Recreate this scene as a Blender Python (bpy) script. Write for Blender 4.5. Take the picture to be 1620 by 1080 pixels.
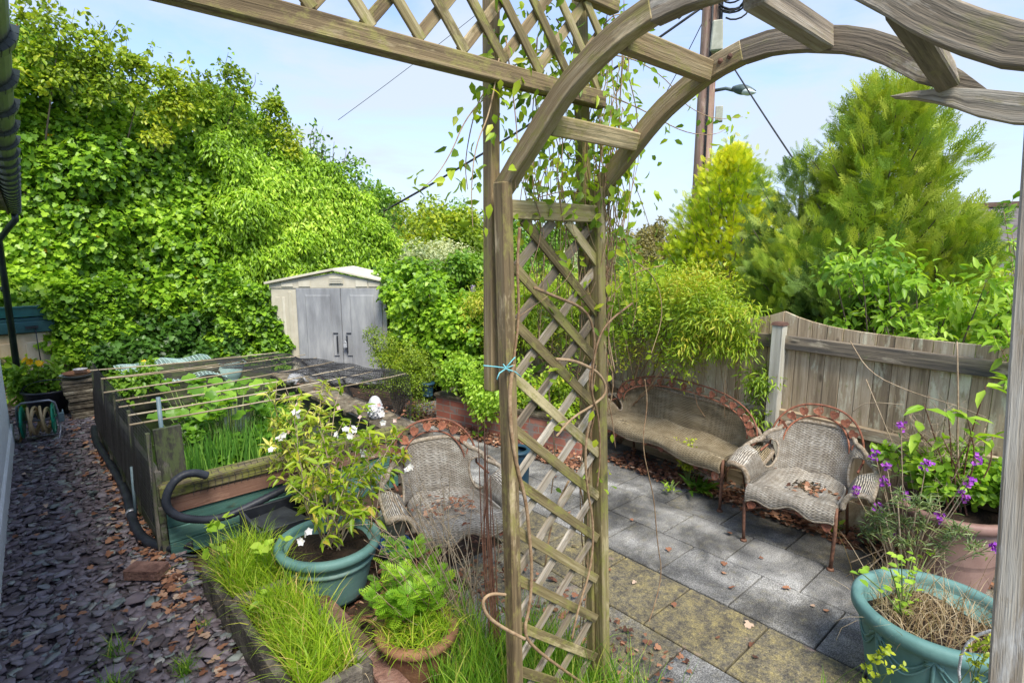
import bpy, math, random
import numpy as np
from mathutils import Vector, Matrix
random.seed(7); R=np.random.default_rng(11)
S=bpy.context.scene; COL=S.collection
for o in list(bpy.data.objects): bpy.data.objects.remove(o)
# ---------------------------------------------------------------- camera
F=900.; TH=math.atan((540-388)/F); YAW=math.radians(42); H=2.0
cam=bpy.data.cameras.new('camera'); cam.sensor_width=36; cam.lens=36*F/1620; cam.clip_start=.05; cam.clip_end=3000
co=bpy.data.objects.new('camera',cam); COL.objects.link(co); co.location=(0,0,H)
co.rotation_euler=(math.pi/2-TH,0,-YAW); S.camera=co
# ---------------------------------------------------------------- light
SUN_AZ=math.radians(200); SUN_EL=math.radians(56)
w=bpy.data.worlds.new('World'); S.world=w; w.use_nodes=True
nt=w.node_tree; N=nt.nodes; Lk=nt.links; N.clear()
out=N.new('ShaderNodeOutputWorld'); bg=N.new('ShaderNodeBackground'); bg.inputs[1].default_value=.15
sky=N.new('ShaderNodeTexSky'); sky.sky_type='NISHITA'; sky.sun_disc=False; sky.sun_elevation=SUN_EL; sky.sun_rotation=SUN_AZ
sky.air_density=1.0; sky.dust_density=.6; sky.ozone_density=1.2
tc=N.new('ShaderNodeTexCoord'); mp=N.new('ShaderNodeMapping'); mp.inputs['Scale'].default_value=(1.1,1.6,4.2); mp.inputs['Rotation'].default_value=(0,0,.6)
nz=N.new('ShaderNodeTexNoise'); nz.inputs['Scale'].default_value=1.5; nz.inputs['Detail'].default_value=9; nz.inputs['Roughness'].default_value=.58; nz.inputs['Distortion'].default_value=.5
cr=N.new('ShaderNodeValToRGB'); cr.color_ramp.elements[0].position=.40; cr.color_ramp.elements[0].color=(.30,.30,.30,1); cr.color_ramp.elements[1].position=.60; cr.color_ramp.elements[1].color=(.95,.95,.95,1)
mx=N.new('ShaderNodeMix'); mx.data_type='RGBA'; mx.inputs[7].default_value=(2.0,2.28,2.70,1)
Lk.new(tc.outputs['Generated'],mp.inputs[0]); Lk.new(mp.outputs[0],nz.inputs[0]); Lk.new(nz.outputs['Fac'],cr.inputs[0])
sz=N.new('ShaderNodeSeparateXYZ'); mr=N.new('ShaderNodeMapRange'); mr.inputs[1].default_value=.0; mr.inputs[2].default_value=.38; mr.inputs[3].default_value=1.; mr.inputs[4].default_value=0.; mm_=N.new('ShaderNodeMath'); mm_.operation='MAXIMUM'; Lk.new(tc.outputs['Generated'],sz.inputs[0]); Lk.new(sz.outputs[2],mr.inputs[0]); Lk.new(mr.outputs[0],mm_.inputs[0]); Lk.new(cr.outputs[0],mm_.inputs[1]); Lk.new(mm_.outputs[0],mx.inputs[0]); tn=N.new('ShaderNodeMix'); tn.data_type='RGBA'; tn.blend_type='MULTIPLY'; tn.inputs[0].default_value=1; tn.inputs[7].default_value=(.62,.70,.92,1); Lk.new(sky.outputs[0],tn.inputs[6]); Lk.new(tn.outputs[2],mx.inputs[6]); Lk.new(mx.outputs[2],bg.inputs[0]); Lk.new(bg.outputs[0],out.inputs[0])
sl=bpy.data.lights.new('sun','SUN'); sl.energy=2.5; sl.angle=math.radians(24); sl.color=(1,.94,.82)
so=bpy.data.objects.new('sun',sl); COL.objects.link(so)
sd=Vector((math.sin(SUN_AZ)*math.cos(SUN_EL),math.cos(SUN_AZ)*math.cos(SUN_EL),math.sin(SUN_EL)))
so.rotation_euler=sd.to_track_quat('Z','Y').to_euler(); so.location=(-2,-6,9)
S.view_settings.view_transform='Standard'; S.view_settings.look='None'; S.view_settings.gamma=1; S.view_settings.exposure=1.36
S.render.engine='CYCLES'
S.cycles.max_bounces=7; S.cycles.transparent_max_bounces=6; S.cycles.diffuse_bounces=4; S.cycles.transmission_bounces=4

# ---------------------------------------------------------------- measuring helper: where a line of sight meets a real plane
def ray(u,v):
    x=(u-810)/F; y=-(v-540)/F
    fw=math.cos(TH)+y*math.sin(TH); up=-math.sin(TH)+y*math.cos(TH); s,c=math.sin(YAW),math.cos(YAW)
    return Vector((x*c+fw*s,-x*s+fw*c,up))
def at(u,v,X=None,Y=None,Z=None):
    r=ray(u,v)
    t=X/r.x if X is not None else (Y/r.y if Y is not None else (Z-H)/r.z)
    return Vector((0,0,H))+r*t

# ---------------------------------------------------------------- materials
def newmat(name):
    m=bpy.data.materials.new(name); m.use_nodes=True; nt=m.node_tree
    b=nt.nodes['Principled BSDF']; return m,nt,b
def node(nt,t,**k):
    n=nt.nodes.new(t)
    for a,b in k.items():
        if a in n.inputs.keys(): n.inputs[a].default_value=b
        else: setattr(n,a,b)
    return n
def ramp(nt,src,stops):
    r=nt.nodes.new('ShaderNodeValToRGB'); e=r.color_ramp.elements
    while len(e)<len(stops): e.new(.5)
    for i,(p,c) in enumerate(stops):
        e[i].position=p; e[i].color=(*c,1) if len(c)==3 else c
    nt.links.new(src,r.inputs[0]); return r.outputs[0]
def attr(nt,name):
    a=nt.nodes.new('ShaderNodeAttribute'); a.attribute_name=name; return a
def noise(nt,vec,scale,detail=6,rough=.6,sc=(1,1,1),dist=0):
    m=nt.nodes.new('ShaderNodeMapping'); m.inputs['Scale'].default_value=sc; nt.links.new(vec,m.inputs[0])
    n=node(nt,'ShaderNodeTexNoise',Scale=scale,Detail=detail,Roughness=rough,Distortion=dist); nt.links.new(m.outputs[0],n.inputs[0]); return n.outputs['Fac']
def mix(nt,f,a,b,mode='MIX'):
    m=nt.nodes.new('ShaderNodeMix'); m.data_type='RGBA'; m.blend_type=mode
    for s,i in ((f,0),(a,6),(b,7)):
        if isinstance(s,(int,float)): m.inputs[i].default_value=s
        elif isinstance(s,tuple): m.inputs[i].default_value=(*s,1)
        else: nt.links.new(s,m.inputs[i])
    return m.outputs[2]
def math_(nt,op,a,b=0.):
    m=nt.nodes.new('ShaderNodeMath'); m.operation=op
    for s,i in ((a,0),(b,1)):
        if isinstance(s,(int,float)): m.inputs[i].default_value=s
        else: nt.links.new(s,m.inputs[i])
    return m.outputs[0]
def bump(nt,b,h,strength=.4,dist=.01):
    n=node(nt,'ShaderNodeBump',Strength=strength,Distance=dist); nt.links.new(h,n.inputs['Height']); nt.links.new(n.outputs[0],b.inputs['Normal'])
def wood(name,dark,mid,light,lichen=None,lich=.55,grain=1.,rough=.85,bs=.5):
    m,nt,b=newmat(name); v=attr(nt,'lc').outputs['Vector']; t=attr(nt,'tint').outputs['Fac']
    g=noise(nt,v,14*grain,8,.65,(.09,1.6,1.6),.6); g2=noise(nt,v,60*grain,4,.7,(.05,1.5,1.5)); k=noise(nt,v,5,4,.5,(.5,1,1))
    s=math_(nt,'ADD',math_(nt,'MULTIPLY',g,.6),math_(nt,'MULTIPLY',g2,.4))
    s=math_(nt,'ADD',s,math_(nt,'MULTIPLY',math_(nt,'SUBTRACT',t,.5),.22))
    c=ramp(nt,s,[(.34,dark),(.5,mid),(.66,light)])
    c=mix(nt,ramp(nt,k,[(.35,(0,0,0)),(.7,(.5,.5,.5))]),c,tuple(x*.6 for x in mid))
    bl=noise(nt,v,7,6,.7,(.35,1.3,1.3)); c=mix(nt,ramp(nt,bl,[(.56,(0,0,0)),(.66,(.75,.75,.75))]),c,tuple(min(.75,x*1.35) for x in light))
    ck=noise(nt,v,26*grain,3,.5,(.035,1,1)); ckr=ramp(nt,ck,[(.27,(.75,.75,.75)),(.34,(0,0,0))]); c=mix(nt,ckr,c,tuple(x*.35 for x in dark))
    kn=node(nt,'ShaderNodeTexVoronoi',Scale=3.4); km=nt.nodes.new('ShaderNodeMapping'); km.inputs['Scale'].default_value=(.8,2.,2.); nt.links.new(v,km.inputs[0]); nt.links.new(km.outputs[0],kn.inputs[0]); c=mix(nt,ramp(nt,kn.outputs['Distance'],[(.05,(.8,.8,.8)),(.11,(0,0,0))]),c,tuple(x*.5 for x in dark))
    if lichen:
        l=noise(nt,v,18,8,.75,(.5,1,1)); c=mix(nt,ramp(nt,l,[(lich-.04,(0,0,0)),(lich+.06,(.8,.8,.8))]),c,lichen)
    nt.links.new(c,b.inputs['Base Color']); b.inputs['Roughness'].default_value=rough
    bump(nt,b,s,bs,.012); return m
def plain(name,c1,c2,scale=6,rough=.7,bs=.2,detail=6,metal=0,c3=None,pos=(.35,.65),spec=.3,sc=(1,1,1),bd=.01):
    m,nt,b=newmat(name); v=attr(nt,'lc').outputs['Vector']; t=attr(nt,'tint').outputs['Fac']
    n=noise(nt,v,scale,detail,.65,sc); n=math_(nt,'ADD',n,math_(nt,'MULTIPLY',math_(nt,'SUBTRACT',t,.5),.25))
    st=[(pos[0],c1),(pos[1],c2)]
    if c3: st.append((min(1,pos[1]+.12),c3))
    nt.links.new(ramp(nt,n,st),b.inputs['Base Color']); b.inputs['Roughness'].default_value=rough; b.inputs['Metallic'].default_value=metal
    b.inputs['Specular IOR Level'].default_value=spec
    n2=noise(nt,v,scale*5,5,.6,sc); bump(nt,b,n2,bs,bd); return m
GL=1.18
def leafmat(name,stops,trans=.38,rough=.4,spec=.4):
    WR=1.13 if 'spray' not in name and stops[0][1][1]>stops[0][1][0] and stops[0][1][1]>stops[0][1][2]*1.5 else 1.
    m,nt,b=newmat(name); t=attr(nt,'tint').outputs['Fac']
    c=ramp(nt,t,[(p,(min(.9,q[0]*GL*WR),min(.9,q[1]*GL),min(.9,q[2]*GL*(.75 if WR>1 else 1)))) for p,q in stops]); nt.links.new(c,b.inputs['Base Color']); b.inputs['Roughness'].default_value=rough; b.inputs['Specular IOR Level'].default_value=spec
    tr=nt.nodes.new('ShaderNodeBsdfTranslucent'); nt.links.new(mix(nt,1.,c,(1.25,1.2,.55),'MULTIPLY'),tr.inputs[0])
    ms=nt.nodes.new('ShaderNodeMixShader'); ms.inputs[0].default_value=trans
    nt.links.new(b.outputs[0],ms.inputs[1]); nt.links.new(tr.outputs[0],ms.inputs[2]); nt.links.new(ms.outputs[0],nt.nodes['Material Output'].inputs[0]); return m

M={}
M['arch']=wood('weathered_arch_timber',(.10,.068,.032),(.27,.195,.10),(.47,.38,.23),(.26,.23,.07),.54,bs=.8)
M['archgrey']=wood('grey_arch_timber',(.10,.078,.055),(.27,.215,.15),(.50,.45,.37),(.24,.21,.10),.57,bs=.9)
M['postpale']=wood('pale_flaking_post',(.17,.12,.08),(.36,.29,.21),(.66,.62,.54),(.30,.22,.12),.6,bs=.8)
M['slat']=wood('lattice_timber',(.09,.065,.025),(.24,.19,.085),(.45,.38,.21),(.25,.24,.06),.53,bs=.8)
M['fence']=wood('fence_timber',(.20,.145,.085),(.46,.355,.23),(.64,.54,.39),(.24,.23,.09),.61,bs=.5)
M['rail']=wood('fence_rail_timber',(.06,.055,.05),(.30,.24,.165),(.50,.43,.31),(.22,.24,.10),.66)
M['palepost']=wood('pale_painted_post',(.26,.23,.18),(.47,.45,.38),(.60,.59,.52),(.25,.17,.09),.64)
M['oldwood']=wood('dark_pond_timber',(.025,.025,.02),(.075,.07,.055),(.18,.16,.14),(.075,.10,.035),.5)
M['mossbeam']=wood('mossy_beam',(.045,.035,.02),(.17,.14,.075),(.33,.28,.17),(.16,.17,.03),.5)
M['redwood']=wood('red_brown_board',(.08,.04,.03),(.17,.085,.06),(.24,.14,.10))
M['greenwood']=wood('green_painted_board',(.025,.07,.06),(.05,.14,.12),(.09,.19,.16),(.10,.11,.06),.62)
M['cane']=wood('bamboo_cane',(.16,.12,.07),(.34,.27,.18),(.55,.48,.36))
M['pole']=wood('pole_timber',(.16,.08,.055),(.34,.2,.15),(.5,.36,.29),(.36,.33,.16),.6)
M['bark']=wood('bark',(.05,.035,.025),(.12,.09,.065),(.2,.16,.12))
M['stem']=plain('vine_stem',(.22,.13,.07),(.42,.30,.18),30,.8,.3)
M['twig']=plain('dry_twig',(.28,.2,.13),(.46,.37,.26),30,.85,.2)
M['redstem']=plain('reddish_stem',(.12,.05,.035),(.28,.14,.09),30,.7,.2)
M['greenstem']=plain('green_stem',(.10,.16,.04),(.2,.27,.08),30,.6,.1)
M['soil']=plain('soil',(.022,.014,.009),(.09,.055,.035),22,.95,.9,bd=.03)
M['render']=plain('white_render',(.76,.76,.72),(.86,.86,.83),14,.9,.9,bd=.02)
M['shed']=plain('cream_plastic',(.50,.46,.36),(.64,.60,.49),3,.55,.15,sc=(1,1,.25))
M['shedside']=plain('cream_vent',(.40,.37,.29),(.5,.47,.38),4,.6,.1)
M['beigebox']=plain('stained_beige_plastic',(.40,.27,.14),(.62,.52,.38),2.2,.5,.1,sc=(1,1,.35))
M['tealbox']=plain('teal_plastic',(.01,.10,.10),(.02,.17,.16),5,.4,.05,spec=.5)
M['darkteal']=plain('dark_teal_plastic',(.02,.07,.08),(.035,.11,.12),5,.45,.05)
M['potgreen']=plain('sage_green_plastic',(.10,.21,.195),(.16,.29,.275),3.5,.6,.2,c3=(.26,.37,.345))
M['potpale']=plain('pale_plastic',(.42,.42,.38),(.62,.63,.58),7,.6,.2)
M['terra']=plain('terracotta',(.17,.08,.045),(.30,.165,.09),9,.85,.5,c3=(.48,.40,.22))
M['pink']=plain('pink_brown_plastic',(.22,.13,.11),(.34,.22,.185),5,.6,.15,c3=(.42,.31,.26))
M['blueplastic']=plain('blue_plastic',(.004,.06,.28),(.01,.11,.42),5,.4,.05,spec=.5)
M['navy']=plain('navy_plastic',(.01,.035,.06),(.02,.06,.09),5,.45,.05)
M['black']=plain('black_plastic',(.012,.014,.02),(.03,.034,.045),8,.4,.1,spec=.5)
M['gutter']=plain('black_gutter',(.018,.026,.03),(.04,.055,.06),6,.35,.05,spec=.5)
M['hose']=plain('black_hose',(.012,.015,.022),(.035,.04,.055),10,.5,.1,spec=.3)
M['hosetan']=plain('tan_hose',(.32,.20,.09),(.52,.38,.2),14,.5,.1)
M['reelgreen']=plain('green_reel',(.0,.16,.09),(.0,.26,.15),5,.4,.05,spec=.5)
M['steel']=plain('grey_steel',(.22,.23,.27),(.4,.41,.46),8,.4,.05,metal=.6)
M['bluepost']=plain('blue_grey_pipe',(.09,.14,.17),(.17,.24,.28),8,.5,.05)
M['iron']=plain('rusty_iron',(.10,.05,.035),(.24,.12,.075),40,.75,.4)
M['redpaint']=plain('flaking_red_iron',(.16,.07,.045),(.38,.14,.08),40,.8,.3,c3=(.36,.26,.19))
M['rustleaf']=plain('rusted_leaf_iron',(.18,.07,.045),(.40,.15,.085),60,.85,.5,c3=(.40,.28,.21))
M['stone']=plain('mossy_concrete',(.06,.052,.045),(.24,.21,.17),9,.95,.8,c3=(.36,.34,.28),bd=.02)
M['stonecap']=plain('pale_coping',(.08,.065,.045),(.25,.21,.15),11,.95,.8,c3=(.42,.38,.28),bd=.02)
M['white']=plain('white_china',(.36,.36,.38),(.66,.66,.68),30,.6,.5,bd=.02)
M['glaze']=plain('glazed_rim',(.25,.30,.33),(.42,.5,.52),6,.3,.05)
M['meshmat']=plain('pale_green_mesh',(.24,.38,.36),(.40,.52,.49),6,.5,.05)
M['net']=plain('black_netting',(.02,.02,.022),(.05,.05,.055),6,.6,0)
M['twine']=plain('blue_twine',(.12,.42,.48),(.25,.58,.62),20,.8,.1)
M['galv']=plain('galvanised_wire',(.4,.42,.45),(.6,.62,.65),9,.5,0,metal=.3)
M['wire']=plain('dark_cable',(.015,.016,.018),(.035,.037,.04),6,.6,0)
M['lampgrey']=plain('lamp_housing',(.06,.09,.09),(.11,.15,.15),6,.5,.05)
M['lampglass']=plain('lamp_glass',(.42,.48,.48),(.6,.66,.66),6,.15,.05,spec=.6)
M['polebox']=plain('grey_cover',(.34,.34,.27),(.52,.52,.44),6,.6,.1)
M['roof']=plain('grey_roof_tiles',(.10,.09,.09),(.19,.17,.165),9,.9,.6,sc=(1,1,3))
M['ridge']=plain('brown_ridge_tiles',(.17,.10,.07),(.26,.17,.12),9,.9,.4)
M['housewall']=plain('pebbledash',(.35,.33,.3),(.5,.48,.44),20,.9,.4)
M['carwhite']=plain('white_car_paint',(.7,.71,.72),(.78,.79,.8),3,.25,0,spec=.6)
M['glass']=plain('dark_glass',(.02,.025,.03),(.04,.045,.05),3,.08,0,spec=.7)
M['hill']=plain('far_woodland',(.05,.09,.07),(.12,.17,.12),.05,.95,0)
M['sea']=plain('sea_water',(.12,.22,.32),(.16,.27,.37),.01,.4,0)
M['grassland']=plain('meadow',(.05,.09,.02),(.13,.2,.05),1.5,.95,.5)
M['liner']=plain('pond_liner',(.012,.013,.015),(.035,.04,.045),5,.35,.3,spec=.5)
M['water']=plain('pond_water',(.012,.02,.008),(.035,.05,.015),4,.05,.15,spec=.6)
M['flowerwhite']=leafmat('white_petals',[(0,(.62,.6,.68)),(1,(.85,.82,.86))],.3,.6)
M['flowerpink']=leafmat('pink_petals',[(0,(.6,.36,.36)),(1,(.8,.6,.58))],.3,.6)
M['purple']=leafmat('purple_petals',[(0,(.16,.02,.30)),(.5,(.30,.05,.45)),(1,(.5,.14,.58))],.3,.6)
M['yellow']=leafmat('yellow_petals',[(0,(.8,.40,.0)),(1,(.9,.6,.02))],.3,.6)
M['lilac']=leafmat('lilac_petals',[(0,(.3,.22,.45)),(1,(.5,.4,.62))],.3,.6)
M['ivy']=leafmat('ivy_leaves',[(0,(.035,.10,.012)),(.35,(.10,.24,.022)),(.7,(.20,.40,.03)),(.96,(.32,.54,.06)),(.985,(.6,.33,.02)),(1,(.55,.2,.03))])
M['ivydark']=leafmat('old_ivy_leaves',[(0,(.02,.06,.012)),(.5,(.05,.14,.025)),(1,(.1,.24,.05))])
M['pale']=leafmat('pale_drooping_leaves',[(0,(.09,.19,.02)),(.4,(.21,.41,.03)),(.8,(.34,.57,.06)),(1,(.48,.64,.14))])
M['hazel']=leafmat('yellow_green_leaves',[(0,(.09,.15,.02)),(.5,(.2,.34,.03)),(1,(.42,.50,.06))],.42)
M['grey']=leafmat('silver_grey_leaves',[(0,(.13,.2,.12)),(.5,(.26,.36,.24)),(1,(.5,.58,.46))])
M['mid']=leafmat('mid_green_leaves',[(0,(.04,.10,.015)),(.5,(.10,.24,.03)),(1,(.22,.4,.06))])
M['clem']=leafmat('clematis_leaves',[(0,(.08,.17,.02)),(.5,(.22,.38,.03)),(.85,(.36,.5,.05)),(1,(.45,.42,.08))],.42)
M['broad']=leafmat('fresh_broad_leaves',[(0,(.08,.2,.025)),(.5,(.2,.4,.04)),(1,(.36,.56,.09))],.42)
M['thuja']=leafmat('thuja_sprays',[(0,(.06,.12,.018)),(.45,(.15,.25,.025)),(.8,(.28,.38,.035)),(1,(.42,.47,.06))],.3,.6)
M['thujad']=leafmat('green_thuja_sprays',[(0,(.06,.12,.025)),(.5,(.13,.22,.04)),(.9,(.24,.33,.06)),(1,(.32,.38,.08))],.3,.6)
M['gold']=leafmat('golden_sprays',[(0,(.12,.22,.01)),(.4,(.34,.46,.014)),(.8,(.60,.62,.02)),(1,(.74,.70,.05))],.3,.6)
M['brownleaf']=leafmat('far_oak_leaves',[(0,(.09,.10,.04)),(.6,(.19,.19,.08)),(1,(.28,.27,.13))])
M['grass']=leafmat('grass_blades',[(0,(.10,.22,.015)),(.45,(.24,.44,.03)),(.8,(.40,.58,.06)),(.93,(.55,.55,.16)),(1,(.6,.5,.25))],.45,.5)
M['grassdeep']=leafmat('green_grass_blades',[(0,(.06,.17,.02)),(.5,(.14,.33,.04)),(.9,(.28,.48,.07)),(1,(.5,.48,.2))],.45,.5)
M['iris']=leafmat('iris_blades',[(0,(.04,.13,.03)),(.5,(.09,.26,.05)),(1,(.2,.42,.10))],.4,.45)
M['straw']=leafmat('dead_straw',[(0,(.16,.10,.05)),(.5,(.34,.25,.14)),(1,(.55,.46,.32))],.3,.8)
M['wallleaf']=leafmat('grey_green_narrow_leaves',[(0,(.08,.15,.08)),(.5,(.16,.26,.15)),(1,(.28,.38,.24))])
M['fern']=leafmat('ferny_leaves',[(0,(.08,.2,.02)),(.5,(.18,.4,.035)),(.9,(.35,.55,.06)),(1,(.5,.33,.08))],.42)
M['varieg']=leafmat('variegated_leaves',[(0,(.14,.26,.03)),(.5,(.30,.44,.06)),(1,(.6,.62,.22))],.4)
M['dead']=leafmat('dead_leaves',[(0,(.07,.035,.025)),(.35,(.19,.085,.05)),(.75,(.33,.17,.10)),(1,(.42,.31,.23))],.12,.8,.2)
M['padleaf']=leafmat('big_round_leaves',[(0,(.05,.15,.02)),(.6,(.12,.29,.03)),(1,(.24,.46,.06))],.4)
M['chartreuse']=leafmat('lime_yellow_leaves',[(0,(.16,.28,.02)),(1,(.42,.50,.05))],.4)
def slate_mat():
    m,nt,b=newmat('slate_chips'); t=attr(nt,'tint').outputs['Fac']; v=attr(nt,'lc').outputs['Vector']
    c=ramp(nt,t,[(0,(.07,.058,.062)),(.3,(.135,.108,.125)),(.6,(.195,.162,.185)),(.85,(.23,.21,.24)),(.95,(.20,.25,.235)),(1,(.46,.44,.40))])
    n=noise(nt,v,30,5,.6); c=mix(nt,ramp(nt,n,[(.4,(0,0,0)),(.75,(.55,.55,.55))]),c,(.20,.15,.14))
    nt.links.new(c,b.inputs['Base Color']); b.inputs['Roughness'].default_value=.62; b.inputs['Specular IOR Level'].default_value=.35; bump(nt,b,n,.3,.01); return m
M['slate']=slate_mat()
def slab_mat():
    m,nt,b=newmat('paving_slab'); v=attr(nt,'lc').outputs['Vector']; t=attr(nt,'tint').outputs['Fac']
    big=noise(nt,v,2.6,7,.62,dist=.4); fine=noise(nt,v,150,3,.8); mid=noise(nt,v,13,8,.72)
    grey=ramp(nt,big,[(.36,(.05,.052,.057)),(.46,(.13,.13,.13)),(.56,(.26,.257,.25)),(.68,(.48,.475,.46))])
    sp=ramp(nt,fine,[(.42,(.35,.35,.35)),(.55,(1,1,1)),(.68,(1.5,1.5,1.5))]); grey=mix(nt,1.,grey,sp,'MULTIPLY')
    mid2=math_(nt,'ADD',math_(nt,'MULTIPLY',mid,.55),math_(nt,'MULTIPLY',noise(nt,v,45,6,.8),.45)); yel=ramp(nt,mid2,[(.40,(.045,.04,.034)),(.47,(.13,.11,.07)),(.54,(.23,.19,.09)),(.64,(.42,.34,.13))]); yel=mix(nt,.7,yel,sp,'MULTIPLY')
    gg=ramp(nt,mid,[(.56,(0,0,0)),(.7,(.45,.45,.45))]); grey=mix(nt,gg,grey,(.22,.2,.13))
    pk=noise(nt,v,5,6,.7); yel=mix(nt,ramp(nt,pk,[(.62,(0,0,0)),(.68,(.6,.6,.6))]),yel,(.38,.25,.22))
    c=mix(nt,t,grey,yel)
    nt.links.new(c,b.inputs['Base Color']); b.inputs['Roughness'].default_value=.88; bump(nt,b,math_(nt,'ADD',fine,math_(nt,'MULTIPLY',big,2.)),.5,.006); return m
M['slab']=slab_mat()
def brickmat(name,c1,c2,mortar,bw=.215,bh=.075,grey=0.):
    m,nt,b=newmat(name); v=attr(nt,'lc').outputs['Vector']
    br=node(nt,'ShaderNodeTexBrick',Scale=1.,**{'Mortar Size':.006,'Brick Width':bw,'Row Height':bh}); br.inputs['Color1'].default_value=(*c1,1); br.inputs['Color2'].default_value=(*c2,1); br.inputs['Mortar'].default_value=(*mortar,1)
    nt.links.new(v,br.inputs[0]); n=noise(nt,v,30,6,.7); c=mix(nt,ramp(nt,n,[(.45,(0,0,0)),(.7,(.6,.6,.6))]),br.outputs['Color'],(.22,.15,.11))
    n2=noise(nt,v,4,4,.6); c=mix(nt,ramp(nt,n2,[(.55,(0,0,0)),(.6,(grey,grey,grey))]),c,(.2,.2,.19))
    nt.links.new(c,b.inputs['Base Color']); b.inputs['Roughness'].default_value=.9; bump(nt,b,math_(nt,'ADD',math_(nt,'MULTIPLY',n,.3),math_(nt,'SUBTRACT',1.,br.outputs['Fac'])),.6,.008); return m
M['brick']=brickmat('red_brickwork',(.34,.10,.065),(.42,.17,.12),(.3,.27,.23),grey=.8)
M['onebrick']=plain('dark_red_brick',(.10,.05,.04),(.25,.14,.11),12,.95,.8,c3=(.3,.22,.18),bd=.02)
def wicker(name,a,b_,c_):
    m,nt,b=newmat(name); v=attr(nt,'lc').outputs['Vector']; s=node(nt,'ShaderNodeSeparateXYZ'); nt.links.new(v,s.inputs[0])
    n0=noise(nt,v,5,3,.5)
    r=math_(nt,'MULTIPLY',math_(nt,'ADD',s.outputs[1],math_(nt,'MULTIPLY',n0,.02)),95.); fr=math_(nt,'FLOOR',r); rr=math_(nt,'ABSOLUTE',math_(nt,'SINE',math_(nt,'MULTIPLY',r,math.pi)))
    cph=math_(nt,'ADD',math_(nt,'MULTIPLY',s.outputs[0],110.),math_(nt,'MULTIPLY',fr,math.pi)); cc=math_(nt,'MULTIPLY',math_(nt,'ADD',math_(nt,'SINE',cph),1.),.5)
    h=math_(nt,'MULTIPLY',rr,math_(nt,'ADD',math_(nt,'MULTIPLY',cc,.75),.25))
    n=noise(nt,v,9,7,.7); n2=noise(nt,v,120,3,.7)
    col=ramp(nt,math_(nt,'ADD',math_(nt,'MULTIPLY',n,.6),math_(nt,'MULTIPLY',n2,.4)),[(.36,a),(.5,b_),(.64,c_)])
    col=mix(nt,ramp(nt,h,[(.06,(1,1,1)),(.42,(0,0,0))]),col,tuple(x*.28 for x in a))  # gaps between strands darkened in the base colour, painted-in shade of the weave
    nt.links.new(col,b.inputs['Base Color']); b.inputs['Roughness'].default_value=.85; bump(nt,b,h,.9,.012); return m
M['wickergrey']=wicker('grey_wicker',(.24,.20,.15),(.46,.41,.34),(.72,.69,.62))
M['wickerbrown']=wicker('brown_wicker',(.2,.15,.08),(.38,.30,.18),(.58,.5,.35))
M['cord']=plain('wicker_edge_cord',(.2,.15,.1),(.45,.39,.31),60,.85,.6)

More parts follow.
